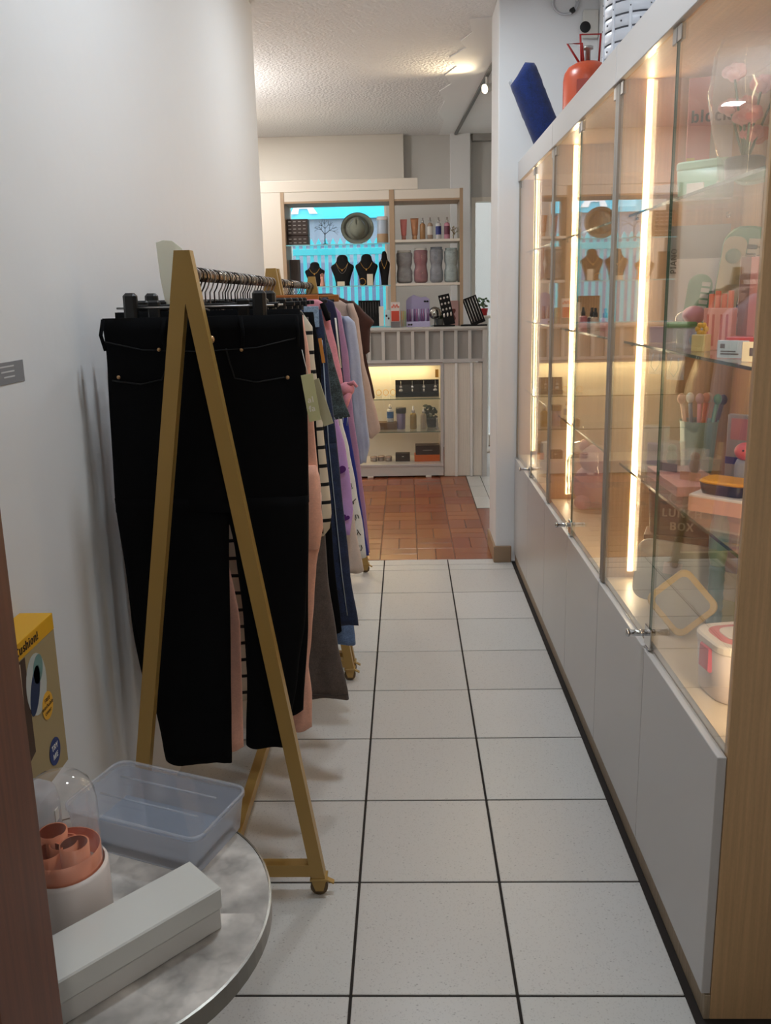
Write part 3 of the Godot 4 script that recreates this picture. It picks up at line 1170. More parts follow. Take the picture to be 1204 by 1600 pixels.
	cbox(s, Vector3(-0.108, 1.22, -0.980), Vector3(0.010, 0.07, 0.002), 0.0006, Basis(Vector3(0, 0, 1), 0.12))
	part("orange_tab", s, mat("orange_thread", Color(0.80, 0.52, 0.22), 0.8), t)
	s = ns()
	cbox(s, Vector3(-0.133, 1.315, -0.978), Vector3(0.042, 0.058, 0.004), 0.001)
	part("pale_pocket", s, cloth_mat("pale_denim", Color(0.55, 0.63, 0.72), 300, 0.3), t)
	trousers("pale_blue_jeans", "pale blue jeans whose turned-up hem hangs below the indigo pair", [[1.32, -0.49, -0.125], [0.93, -0.50, -0.100]],
		[[0.95, -0.50, -0.31], [0.28, -0.45, -0.32]], [[0.95, -0.29, -0.10], [0.60, -0.22, -0.075], [0.28, -0.15, -0.045]], -1.10, cloth_mat("washed_denim", Color(0.38, 0.47, 0.62), 300, 0.35), 0.034, 0.006, 13)
	t = trousers("denim_shorts", "dark acid-washed denim shorts with frayed hem", [[1.33, -0.48, -0.135], [1.27, -0.49, -0.116], [1.182, -0.50, -0.096]],
		[[1.20, -0.51, -0.31], [1.0, -0.53, -0.31]], [[1.20, -0.30, -0.098], [1.062, -0.28, -0.068], [0.995, -0.27, -0.047]], -1.20, cloth_mat("acid_denim", Color(0.21, 0.25, 0.26), 90, 1.1), 0.036, 0.006, 15)
	for k in 14:
		s = ns(true)
		var fx := -0.055 - 0.014 * k
		tube(s, [Vector3(fx, 1.0, -1.186), Vector3(fx + rng.randf_range(-0.006, 0.008), 0.978 + rng.randf_range(-0.006, 0.004), -1.184)], 0.0012, 4)
		part("frayed_thread", s, mat("seam_pale"), t)
	# --- pink blouse with a knotted sleeve
	var pinkc := cloth_mat("pink_cotton", Color(0.84, 0.55, 0.60), 200, 0.1)
	t = garment("pink_blouse", "dusty pink blouse with a knotted sleeve", "blouse", [[1.362, -0.36, -0.150], [1.345, -0.44, -0.124], [1.296, -0.50, -0.112], [1.192, -0.51, -0.092], [1.109, -0.52, -0.078], [1.02, -0.52, -0.072]], -1.335, pinkc, 0.036, 0.008, 24, 17)
	s = ns(true)
	ball(s, Vector3(-0.065, 1.072, -1.325), Vector3(0.026, 0.024, 0.024), 12, 8)
	tube(s, [Vector3(-0.060, 1.06, -1.318), Vector3(-0.066, 1.035, -1.312), Vector3(-0.072, 1.010, -1.310)], 0.014, 8, 0.008)
	tube(s, [Vector3(-0.060, 1.085, -1.318), Vector3(-0.042, 1.095, -1.314), Vector3(-0.030, 1.080, -1.312)], 0.010, 8, 0.005)
	part("sleeve_knot", s, pinkc, t)
	s = ns(true)
	tube(s, [Vector3(-0.134, 1.35, -1.313), Vector3(-0.122, 1.315, -1.311), Vector3(-0.116, 1.295, -1.312)], 0.009, 8)
	part("dark_collar", s, black2, t)
	# --- far rack
	t = garment("lilac_dress", "lilac dress printed with dark purple hearts", "dress", [[1.33, -0.46, -0.165], [1.158, -0.48, -0.140], [0.942, -0.50, -0.118], [0.836, -0.50, -0.092], [0.695, -0.49, -0.077], [0.598, -0.47, -0.072], [0.508, -0.45, -0.086]], -1.56, cloth_mat("lilac_cloth", Color(0.72, 0.58, 0.82), 200, 0.06), 0.034, 0.006, 20, 19)
	for h in [[-0.118, 0.76, 0.050], [-0.098, 0.580, 0.028], [-0.165, 0.66, 0.03], [-0.19, 0.85, 0.04]]:
		s = ns()
		var hp := PackedVector2Array()
		for k in 24:
			var a := TAU * k / 24.0
			hp.append(Vector2(pow(sin(a), 3.0), 0.8125 * cos(a) - 0.3125 * cos(2 * a) - 0.125 * cos(3 * a) - 0.0625 * cos(4 * a)) * h[2] * 0.5)
		slab(s, hp, 0.0, 0.003, Transform3D(Basis(Vector3(0, 0, 1), -0.35), Vector3(h[0], h[1], -1.5415)))
		part("printed_heart", s, mat("heart_purple", Color(0.34, 0.14, 0.45), 0.9), t)
	trousers("cream_trousers", "long cream trousers reaching almost to the floor behind the lilac dress", [[1.33, -0.47, -0.175], [1.056, -0.48, -0.139], [0.93, -0.49, -0.122]],
		[[0.95, -0.49, -0.32], [0.34, -0.44, -0.32]], [[0.95, -0.30, -0.124], [0.768, -0.27, -0.101], [0.52, -0.20, -0.072], [0.335, -0.15, -0.044]], -1.655, cloth_mat("cream_cloth", Color(0.80, 0.74, 0.70), 200, 0.06), 0.030, 0.006, 21)
	t = garment("script_dress", "white dress printed with black handwriting", "dress", [[1.33, -0.45, -0.165], [1.142, -0.47, -0.132], [0.911, -0.49, -0.118], [0.80, -0.49, -0.094], [0.647, -0.48, -0.071], [0.466, -0.46, -0.046], [0.36, -0.44, -0.038]], -1.755, cloth_mat("white_cloth", Color(0.88, 0.88, 0.87), 200, 0.05), 0.030, 0.005, 20, 23)
	for k in 9:
		s = ns(true)
		var sy := 0.90 - 0.062 * k
		var sx := row_at([[0.911, 0, -0.118], [0.80, 0, -0.094], [0.647, 0, -0.071], [0.466, 0, -0.046], [0.36, 0, -0.038]], sy).y - 0.018
		var q := []
		for j in 9:
			q.append(Vector3(sx - 0.018 + 0.003 * j + 0.004 * sin(j * 1.9 + k), sy + 0.012 * sin(j * 1.3 + k * 2.0), -1.7395))
		tube(s, q, 0.0018, 5)
		part("printed_script", s, M["black_velvet"], t)
	t = garment("navy_top", "navy blue top with white edging", "top", [[1.365, -0.44, -0.175], [1.349, -0.47, -0.140], [1.282, -0.48, -0.128], [1.135, -0.49, -0.118], [1.0, -0.49, -0.11]], -1.855, cloth_mat("navy_cloth", Color(0.13, 0.13, 0.25), 220, 0.15), 0.030, 0.006, 20, 25)
	s = ns(true)
	tube(s, [Vector3(-0.137, 1.29, -1.8385), Vector3(-0.130, 1.20, -1.8385), Vector3(-0.122, 1.10, -1.8385)], 0.004, 6)
	part("white_edging", s, mat("label_white"), t)
	garment("royal_blue_trousers", "royal blue trousers showing as a narrow strip on the far rack", "trousers", [[1.33, -0.47, -0.165], [1.128, -0.48, -0.135], [0.883, -0.48, -0.107], [0.604, -0.46, -0.073], [0.412, -0.44, -0.052], [0.31, -0.43, -0.037]], -1.95, cloth_mat("royal_cloth", Color(0.14, 0.18, 0.52), 220, 0.1), 0.028, 0.005, 20, 27)
	garment("mauve_dress", "long mauve pink dress on the far rack", "dress", [[1.345, -0.45, -0.165], [1.302, -0.48, -0.130], [1.12, -0.49, -0.104], [0.908, -0.49, -0.094], [0.69, -0.48, -0.071], [0.466, -0.46, -0.050], [0.285, -0.44, -0.039]], -2.05, cloth_mat("mauve_cloth", Color(0.66, 0.50, 0.64), 220, 0.08), 0.030, 0.005, 20, 29)
	var blue_shirt := cloth_mat("powder_blue", Color(0.65, 0.69, 0.79), 220, 0.06)
	t = garment("blue_shirt", "powder blue long shirt with hanging sleeve on the far rack", "shirt", [[1.345, -0.42, -0.20], [1.299, -0.49, -0.150], [1.285, -0.50, -0.115], [1.109, -0.50, -0.085], [0.888, -0.50, -0.07], [0.72, -0.49, -0.07]], -2.185, blue_shirt, 0.034, 0.014, 34, 31)
	s = ns(true)
	cloth(s, [[1.288, -0.135, -0.108], [1.258, -0.125, -0.079], [1.109, -0.115, -0.064], [0.888, -0.105, -0.045], [0.74, -0.095, -0.032], [0.66, -0.085, -0.050]], -2.165, 0.040, 0.012, 60, 33)
	part("sleeve", s, blue_shirt, t)
	var taupe := cloth_mat("taupe_cloth", Color(0.70, 0.62, 0.58), 220, 0.06)
	t = garment("taupe_shirt", "taupe long-sleeved shirt near the far end of the rack", "shirt", [[1.375, -0.42, -0.20], [1.346, -0.49, -0.140], [1.32, -0.50, -0.10], [1.099, -0.50, -0.085], [0.80, -0.50, -0.08]], -2.33, taupe, 0.034, 0.007, 24, 35)
	s = ns(true)
	cloth(s, [[1.340, -0.125, -0.096], [1.267, -0.115, -0.073], [1.099, -0.105, -0.057], [0.956, -0.090, -0.027], [0.84, -0.075, -0.001], [0.776, -0.060, 0.014], [0.748, -0.050, -0.018]], -2.315, 0.040, 0.010, 60, 37)
	part("sleeve", s, taupe, t)
	var brown := cloth_mat("brown_cloth", Color(0.24, 0.13, 0.10), 220, 0.15)
	t = garment("brown_jumper", "dark brown jumper hanging last on the rack by the doorway", "jumper", [[1.385, -0.42, -0.20], [1.357, -0.49, -0.150], [1.35, -0.50, -0.108], [1.30, -0.50, -0.085], [1.0, -0.50, -0.09]], -2.465, brown, 0.040, 0.006, 20, 39)
	s = ns(true)
	cloth(s, [[1.350, -0.125, -0.102], [1.315, -0.115, -0.067], [1.253, -0.105, -0.010], [1.225, -0.10, -0.030], [1.118, -0.095, -0.034], [1.112, -0.09, -0.050]], -2.45, 0.046, 0.004, 30, 41)
	part("sleeve", s, brown, t)
	garment("brown_scarf", "narrow dark brown scarf hanging below the brown jumper", "scarf", [[1.30, -0.20, -0.085], [1.113, -0.12, -0.057], [0.896, -0.06, -0.019]], -2.54, brown, 0.014, 0.003, 30, 43)
	# --- hangers: one for each garment, and spare ones between
	var hz := [-0.362, -0.425, -0.505, -0.60, -0.74, -0.865, -1.0, -1.10, -1.20, -1.335, -1.56, -1.655, -1.755, -1.855, -1.95, -2.05, -2.185, -2.33, -2.465, -2.54]
	var what := ["front black jeans", "plain black trousers", "peach trousers", "striped dress", "charcoal jeans", "black slacks", "indigo jeans", "pale blue jeans", "denim shorts", "pink blouse", "lilac dress", "cream trousers", "script-printed dress", "navy top", "royal blue trousers", "mauve dress", "powder blue shirt", "taupe shirt", "brown jumper", "brown scarf"]
	var kinds := [3, 0, 3, 2, 0, 0, 0, 0, 0, 2, 2, 0, 2, 2, 0, 2, 2, 2, 2, 0]
	for i in hz.size():
		hanger("hanger carrying the %s" % what[i], hz[i], kinds[i], 0.165 if i < 3 else 0.16, rng.randf_range(-0.06, 0.06), i % 3 == 1)
	hanger("long brown wooden hanger at the end of the near rack", -1.40, 1, 0.155, 0.0)
	hanger("brown wooden hanger in the middle of the far rack", -2.0, 1, 0.175, 0.0)
	var spare := [-0.392, -0.46, -0.55, -0.64, -0.67, -0.70, -0.79, -0.82, -0.90, -0.93, -0.965, -1.05, -1.15, -1.26, -1.61, -1.70, -1.80, -1.90, -2.12, -2.25, -2.39]
	for i in spare.size():
		hanger("bare black hanger squeezed between the hanging clothes", spare[i], 0, 0.13, rng.randf_range(-0.1, 0.1), i % 2 == 0)


# ================================================================ round table in the foreground
func build_table() -> void:
	var t := thing("round_table", "small round side table with grey marble top and metal rim", "table", Vector3(-0.313, 0, 0.435))
	var im := Image.create(256, 256, false, Image.FORMAT_RGB8)
	var nz := FastNoiseLite.new()
	nz.seed = 4
	nz.frequency = 0.018
	nz.fractal_octaves = 5
	for y in 256:
		for x in 256:
			var n := nz.get_noise_2d(x, y)
			var vein := 1.0 - clampf(absf(nz.get_noise_2d(x * 0.8 + 400, y * 0.8)) * 9.0, 0, 1)
			var v := 0.74 + 0.26 * n - 0.05 * vein
			im.set_pixel(x, y, Color(v, v * 0.975, v * 0.945))
	var mm := mat("marble", Color.WHITE, 0.3)
	mm.albedo_texture = ImageTexture.create_from_image(im)
	triplanar(mm, Vector3(2.2, 2.2, 2.2), false)
	var s := ns()
	lathe(s, [Vector2(0.243, 0.526), Vector2(0.243, 0.5495), Vector2(0.242, 0.55)], 72)
	part("marble_top", s, mm, t)
	s = ns()
	lathe(s, [Vector2(0.2432, 0.522), Vector2(0.2462, 0.523), Vector2(0.2462, 0.550), Vector2(0.2432, 0.5507)], 72, Vector3.ZERO, Basis(), false, false)
	part("metal_rim", s, mat("rim_metal", Color(0.52, 0.50, 0.47), 0.3, 0.8), t)
	for k in 3:
		s = ns(true)
		var a := 0.95 + TAU * k / 3.0
		tube(s, [Vector3(cos(a) * 0.15, 0.525, sin(a) * 0.15), Vector3(cos(a) * 0.20, 0.0, sin(a) * 0.20)], 0.011, 10)
		part("leg", s, mat("table_leg", Color(0.50, 0.42, 0.30), 0.4, 0.3), t)
	# ---- clear box with lid, corners measured on the table top
	var c := thing("plastic_container", "clear lidded plastic storage box at the back of the marble table", "container", Vector3(-0.268, 0.5505, 0.262), -0.352)
	var w := 0.243
	var d := 0.138
	var h := 0.058
	s = ns(true)
	var rings := []
	for e in [[0.0, 0.93], [0.004, 0.95], [h, 1.0], [h, 0.975], [0.006, 0.925]]:
		var r := []
		for p in rrect(w * e[1], d * e[1] - 0.004 * (1 - e[1]), 0.018):
			r.append(Vector3(p.x, e[0], p.y))
		rings.append(r)
	loft(s, [rings[0], rings[1], rings[2]], true, false)
	part("tub", s, M["frosted_plastic"], c)
	s = ns()
	slab(s, rrect(w + 0.006, d + 0.006, 0.020), 0.0, 0.006, Transform3D(Basis(Vector3(1, 0, 0), -PI / 2), Vector3(0, h, 0)), 0.0015)
	var lid := part("lid", s, pane("lid_plastic", Color(0.72, 0.78, 0.88), 0.12, 0.06), c)
	s = ns(true)
	var rim := []
	for p in rrect(w + 0.002, d + 0.002, 0.019):
		rim.append(Vector3(p.x, h + 0.0072, p.y))
	rim.append(rim[0])
	tube(s, rim, 0.0022, 6)
	part("lid_rim", s, M["clear_plastic"], lid)
	for k in 2:
		s = ns(true)
		tube(s, [Vector3(-0.09, h + 0.0066, -0.03 + 0.05 * k), Vector3(0.09, h + 0.0066, -0.03 + 0.05 * k)], 0.0016, 5)
		part("moulded_ridge", s, M["clear_plastic"], lid)
	s = ns()
	cbox(s, Vector3(0, 0.010, 0.0), Vector3(w * 0.86, 0.006, d * 0.82), 0.002)
	part("inner_tray", s, mat("tray_grey", Color(0.55, 0.57, 0.61), 0.5), c)
	# ---- long white box in front
	c = thing("white_box", "long glossy white box lying across the marble table", "box", Vector3(-0.234, 0.5505, 0.521), 0.0)
	var lo := Vector3(-0.153, 0, 0.156).normalized()
	c.basis = Basis(lo, Vector3.UP, lo.cross(Vector3.UP))
	s = ns()
	cbox(s, Vector3(0, 0.0155, 0), Vector3(0.236, 0.031, 0.074), 0.002)
	part("base", s, mat("box_white", Color(0.80, 0.79, 0.77), 0.35), c)
	s = ns()
	cbox(s, Vector3(0, 0.0465, 0), Vector3(0.240, 0.031, 0.078), 0.002)
	var gw := mat("box_gloss", Color(0.84, 0.84, 0.82), 0.12)
	part("glossy_lid", s, gw, c)
	# ---- brush holder with a dome
	c = thing("brush_holder", "white makeup brush holder with orange dividers under a clear dome", "holder", Vector3(-0.330, 0.5505, 0.452))
	c.scale = Vector3(1.13, 1.16, 1.13)
	s = ns(true)
	lathe(s, [Vector2(0.044, 0.0), Vector2(0.0475, 0.004), Vector2(0.0475, 0.074), Vector2(0.0455, 0.078), Vector2(0.0435, 0.078), Vector2(0.0435, 0.066)], 36)
	part("base", s, mat("holder_white", Color(0.90, 0.86, 0.84), 0.35), c)
	s = ns(true)
	lathe(s, [Vector2(0.0415, 0.0665), Vector2(0.0415, 0.150), Vector2(0.040, 0.163), Vector2(0.035, 0.176), Vector2(0.025, 0.186), Vector2(0.012, 0.191), Vector2(0.0, 0.192)], 36, Vector3.ZERO, Basis(), false, true)
	part("clear_dome", s, pane("dome", Color(0.92, 0.90, 0.88), 0.10, 0.02), c)
	var oc := mat("divider_orange", Color(0.93, 0.56, 0.40), 0.4)
	for k in 4:
		var a := 0.6 + TAU * k / 4.0
		var rr := 0.0 if k == 3 else 0.021
		s = ns(true)
		lathe(s, [Vector2(0.0165, 0.066), Vector2(0.0165, 0.112 - 0.006 * (k % 2)), Vector2(0.0150, 0.112 - 0.006 * (k % 2)), Vector2(0.0150, 0.068)], 22, Vector3(cos(a) * rr, 0, sin(a) * rr), Basis(), false, false)
		part("divider_cup", s, oc, c)
	s = ns(true)
	lathe(s, [Vector2(0.0405, 0.0662), Vector2(0.0405, 0.098), Vector2(0.0395, 0.098), Vector2(0.0395, 0.068)], 30, Vector3.ZERO, Basis(), false, false)
	part("divider_wall", s, oc, c)
	# ---- pale bulb-shaped plastic thing beside it
	c = thing("plastic_jar", "pale translucent rounded plastic jar behind the domed holder", "jar", Vector3(-0.452, 0.5505, 0.285))
	s = ns(true)
	lathe(s, [Vector2(0.036, 0.0), Vector2(0.040, 0.006), Vector2(0.040, 0.070), Vector2(0.036, 0.088), Vector2(0.022, 0.099), Vector2(0.0, 0.102)], 28)
	part("body", s, M["frosted_plastic"], c)
	s = ns()
	cbox(s, Vector3(0.0398, 0.055, 0.006), Vector3(0.002, 0.02, 0.012), 0.0005)
	part("white_sticker", s, mat("label_white"), c)
	# ---- carton of a seat cushion leaning at the wall
	c = thing("cushion_carton", "yellow topped cushion carton standing by the left wall", "carton", Vector3(-0.5275, 0.5505, 0.142))
	s = ns()
	span(s, Vector3(-0.029, 0, -0.10), Vector3(0.029, 0.255, 0.10), 0.0008)
	part("carton_body", s, mat("carton_tan", Color(0.64, 0.57, 0.42), 0.6), c)
	s = ns()
	span(s, Vector3(-0.0293, 0.2552, -0.1003), Vector3(0.0293, 0.285, 0.1003), 0.0008)
	part("yellow_top", s, mat("carton_yellow", Color(0.88, 0.66, 0.13), 0.5), c)
	var side := Basis(Vector3(0, 0, -1), Vector3(0, 1, 0), Vector3(1, 0, 0))
	letters("print_title", "r Cushion!", 0.020, mat("print_dark", Color(0.20, 0.11, 0.06), 0.7), c, Transform3D(side, Vector3(0.0297, 0.270, 0.012)), true)
	s = ns()
	slab(s, PackedVector2Array([Vector2(-0.10, 0.254), Vector2(-0.10, 0.06), Vector2(-0.018, 0.085), Vector2(-0.018, 0.254)]), 0.0292, 0.0297, Transform3D(side, Vector3.ZERO))
	part("printed_chair", s, mat("print_brown", Color(0.28, 0.20, 0.15), 0.7), c)
	for k in 4:
		s = ns()
		slab(s, PackedVector2Array([Vector2(-0.088 + 0.016 * k, 0.25), Vector2(-0.085 + 0.016 * k, 0.25), Vector2(-0.089 + 0.016 * k, 0.13), Vector2(-0.092 + 0.016 * k, 0.13)]), 0.0297, 0.0301, Transform3D(side, Vector3.ZERO))
		part("printed_slat", s, mat("carton_cream", Color(0.78, 0.70, 0.60), 0.7), c)
	for e in [["printed_window", 0.012, 0.192, 0.076, 0.108, Color(0.72, 0.74, 0.72), 0.0], ["printed_sole", 0.004, 0.184, 0.034, 0.084, Color(0.10, 0.17, 0.30), -0.4], ["printed_sock", 0.022, 0.215, 0.036, 0.050, Color(0.42, 0.56, 0.54), -0.3], ["printed_badge", 0.042, 0.138, 0.042, 0.050, Color(0.88, 0.66, 0.20), 0.0], ["printed_badge", 0.050, 0.046, 0.044, 0.050, Color(0.16, 0.22, 0.44), 0.0]]:
		s = ns()
		slab(s, oval(e[3], e[4], 24), 0.0, 0.0004, Transform3D(side * Basis(Vector3(0, 0, 1), e[6]), side * Vector3(e[1], e[2], 0.0294 + (0.0004 if e[0] != "printed_window" else 0.0))))
		part(e[0], s, mat("print_%s_%d" % [e[0], int(e[2] * 1000)], e[5], 0.6), c)
	letters("print_free", "FREE\nwashable\ncover", 0.0095, mat("print_dark"), c, Transform3D(side, side * Vector3(0.042, 0.138, 0.0303)), true, 0.0003)
	letters("print_try", "TRY\nME", 0.014, mat("label_white"), c, Transform3D(side, side * Vector3(0.050, 0.046, 0.0303)), true, 0.0003)
	# ---- notice on the wall
	c = thing("wall_notice", "small grey printed label stuck on the left wall", "label", Vector3(-0.5598, 1.251, -0.036), 0.0)
	s = ns()
	span(s, Vector3(0, -0.019, -0.05), Vector3(0.0012, 0.019, 0.05), 0.0004)
	part("plate", s, mat("notice_grey", Color(0.55, 0.55, 0.56), 0.5), c)
	for k in 3:
		s = ns()
		span(s, Vector3(0.0012, 0.010 - 0.009 * k, -0.012), Vector3(0.0015, 0.0125 - 0.009 * k, 0.045 - 0.008 * k))
		part("print_line", s, mat("notice_print", Color(0.80, 0.80, 0.80), 0.6), c)


# ================================================================ counter and shelves before the shop window
func build_shop_unit() -> void:
	# ---- upper open shelf
	var t := thing("display_shelf", "open display shelf with brown edged stiles before the shop window", "shelf", Vector3(0, 0, -4.95))
	var s := ns()
	for x in [[-0.765, -0.738], [0.025, 0.062], [0.536, 0.560]]:
		s = ns()
		span(s, Vector3(x[0], 1.138, -0.30), Vector3(x[1], 2.118, 0.0), 0.001)
		part("stile", s, M["edge_wood"], t)
	for x in [[-0.738, 0.025], [0.062, 0.536]]:
		s = ns()
		span(s, Vector3(x[0], 2.052, -0.022), Vector3(x[1], 2.116, -0.004), 0.001)
		part("fascia", s, M["warm_white"], t)
		s = ns()
		span(s, Vector3(x[0], 2.038, -0.30), Vector3(x[1], 2.052, -0.004), 0.001)
		part("top_board", s, M["edge_wood"], t)
	for y in [1.768, 1.456]:
		s = ns()
		span(s, Vector3(0.062, y - 0.018, -0.29), Vector3(0.536, y, -0.004), 0.001)
		part("shelf_board", s, M["warm_white"], t)
	s = ns()
	span(s, Vector3(-1.9, 1.138, -0.30), Vector3(-0.7655, 2.118, -0.012), 0.001)
	part("end_panel", s, M["warm_white"], t)
	for y in [1.748, 1.448, 1.147]:
		s = ns()
		span(s, Vector3(-0.738, y - 0.008, -0.29), Vector3(0.025, y, -0.006))
		var g := part("glass_shelf", s, M["shelf_glass"], t)
		s = ns()
		span(s, Vector3(-0.738, y - 0.008, -0.006), Vector3(0.025, y, -0.0045))
		part("front_edge", s, mat("aqua_edge", Color(0.55, 0.80, 0.84), 0.2), g)
	# ---- pelmet box on top
	t = thing("pelmet_box", "long cream pelmet box lying on top of the display shelf", "pelmet", Vector3(0, 2.1185, -4.96))
	s = ns()
	span(s, Vector3(-1.6, 0, -0.12), Vector3(0.234, 0.078, 0.0), 0.002)
	part("board", s, M["warm_white"], t)
	# ---- counter with slatted front
	t = thing("shop_counter", "grey counter with white upright slats along its front", "counter", Vector3(0, 0, -4.9))
	s = ns()
	span(s, Vector3(-1.9, 1.117, -0.40), Vector3(0.735, 1.137, 0.012), 0.002)
	part("counter_top", s, M["light_grey"], t)
	s = ns()
	span(s, Vector3(-1.9, 0.888, -0.40), Vector3(0.700, 1.117, -0.014))
	part("front_panel", s, M["grey_panel"], t)
	for x in [-0.46, -0.354, -0.248, -0.142, -0.038, 0.076, 0.182, 0.289, 0.397, 0.502, 0.606]:
		s = ns()
		span(s, Vector3(x - 0.012, 0.898, -0.0138), Vector3(x + 0.012, 1.108, 0.004), 0.0015)
		part("slat", s, M["light_grey"], t)
	s = ns()
	span(s, Vector3(-1.9, 1.106, -0.0138), Vector3(0.70, 1.117, 0.004), 0.001)
	part("upper_rail", s, M["light_grey"], t)
	s = ns()
	span(s, Vector3(-1.9, 0.876, -0.40), Vector3(0.706, 0.898, 0.008), 0.001)
	part("lower_rail", s, M["white_laminate"], t)
	s = ns()
	span(s, Vector3(0.7005, 0.0, -0.40), Vector3(0.735, 1.117, 0.004), 0.001)
	part("end_panel", s, M["light_grey"], t)
	# ---- lit glass showcase below
	t = thing("glass_showcase", "warmly lit white showcase with glass shelves below the counter", "showcase", Vector3(0, 0, -4.9))
	var wm: Material = M["white_laminate"]
	s = ns()
	span(s, Vector3(-1.2, 0.012, -0.38), Vector3(0.404, 0.086, 0.0), 0.001)
	part("plinth", s, M["light_grey"], t)
	s = ns()
	span(s, Vector3(-1.2, 0.086, -0.38), Vector3(0.404, 0.104, 0.004), 0.001)
	part("bottom_board", s, wm, t)
	s = ns()
	span(s, Vector3(0.386, 0.104, -0.38), Vector3(0.404, 0.872, 0.0), 0.001)
	part("side_board", s, wm, t)
	s = ns()
	span(s, Vector3(-1.2, 0.104, -0.38), Vector3(-1.18, 0.872, 0.0), 0.001)
	part("side_board", s, wm, t)
	s = ns()
	span(s, Vector3(-1.18, 0.104, -0.38), Vector3(0.386, 0.872, -0.362))
	part("back_board", s, mat("showcase_back", Color(0.86, 0.84, 0.80), 0.6), t)
	s = ns()
	span(s, Vector3(-1.2, 0.853, -0.36), Vector3(0.386, 0.873, 0.0), 0.001)
	part("top_board", s, wm, t)
	for y in [0.604, 0.352]:
		s = ns()
		span(s, Vector3(-1.178, y - 0.006, -0.36), Vector3(0.385, y, -0.02))
		var g := part("glass_shelf", s, M["shelf_glass"], t)
		s = ns()
		span(s, Vector3(-1.178, y - 0.006, -0.02), Vector3(0.385, y, -0.0185))
		part("front_edge", s, M["glass_edge"], g)
	s = ns()
	span(s, Vector3(-1.18, 0.106, -0.009), Vector3(0.386, 0.852, -0.004))
	part("glass_front", s, M["door_glass"], t)
	for x in [-0.18, 0.268]:
		s = ns()
		span(s, Vector3(x, 0.0, -0.03), Vector3(x + 0.044, 0.013, 0.004), 0.001)
		part("foot", s, M["warm_white"], t)
	s = ns()
	span(s, Vector3(-1.1, 0.8465, -0.30), Vector3(0.36, 0.8528, -0.27))
	var led := part("light_tube", s, emissive("showcase_light", Color(1.0, 0.86, 0.58), 3.0), t)
	area_light("tube_light", Vector3(-0.37, 0.8445, -0.285), Vector3.DOWN, Vector2(1.4, 0.03), Color(1.0, 0.88, 0.64), 0.40, led)
	# ---- fluted folding panel to the right
	t = thing("fluted_panel", "fluted pale wooden panel with white ribs right of the showcase", "panel", Vector3(0, 0, -4.9))
	var bm := mat("pale_board", Color.WHITE, 0.5)
	bm.albedo_texture = wood_tex(Color(0.89, 0.86, 0.81), 0.06, 17)
	triplanar(bm, Vector3(3, 1, 3))
	for x in [[0.412, 0.494], [0.513, 0.607], [0.630, 0.698]]:
		s = ns()
		span(s, Vector3(x[0], 0.004, -0.03), Vector3(x[1], 0.868, -0.008), 0.002)
		part("board", s, bm, t)
	for x in [0.5035, 0.6185]:
		s = ns()
		span(s, Vector3(x - 0.0095, 0.002, -0.028), Vector3(x + 0.0095, 0.87, 0.002), 0.002)
		part("rib", s, mat("rib_white", Color(0.95, 0.94, 0.92), 0.4), t)
	# ---- track with a spot lamp
	t = thing("track_light", "thin ceiling track carrying one lit white spot lamp", "lamp", Vector3(0.545, 2.7, -4.05))
	s = ns()
	var a := Vector3(0.575, 2.688, -6.19) - t.position
	var b := Vector3(0.695, 2.688, -3.3) - t.position
	cbox(s, (a + b) / 2.0, Vector3(0.022, 0.018, (b - a).length()), 0.002, Basis.looking_at(b - a))
	part("track", s, mat("track_grey", Color(0.42, 0.42, 0.41), 0.5), t)
	var at := a.lerp(b, 0.69)
	s = ns(true)
	tube(s, [at, at + Vector3(0, -0.05, 0)], 0.009, 10)
	part("stem", s, mat("lamp_white", Color(0.88, 0.87, 0.85), 0.4), t)
	var dir := Vector3(-0.75, -0.28, 0.55).normalized()
	var hb := Basis.looking_at(dir) * Basis(Vector3(1, 0, 0), -PI / 2)
	s = ns(true)
	lathe(s, [Vector2(0.012, -0.055), Vector2(0.022, -0.045), Vector2(0.026, 0.015), Vector2(0.028, 0.020), Vector2(0.026, 0.018)], 18, at + Vector3(0, -0.075, 0), hb, true, false)
	part("lamp_head", s, mat("lamp_white"), t)
	s = ns(true)
	lathe(s, [Vector2(0.024, 0.012), Vector2(0.022, 0.019), Vector2(0.0, 0.023)], 18, at + Vector3(0, -0.075, 0), hb)
	part("bulb", s, emissive("spot_bulb", Color(1.0, 0.93, 0.80), 14.0), t)
	var sp := SpotLight3D.new()
	sp.name = "spot"
	sp.light_color = Color(1.0, 0.90, 0.74)
	sp.light_energy = 0.6
	sp.light_size = 0.02
	sp.spot_angle = 62.0
	sp.spot_range = 20.0
	sp.spot_attenuation = 2.0
	sp.shadow_enabled = true
	t.add_child(sp)
	sp.look_at_from_position(t.position + at + Vector3(0, -0.075, 0) + dir * 0.03, t.position + at + Vector3(0, -0.075, 0) + dir)


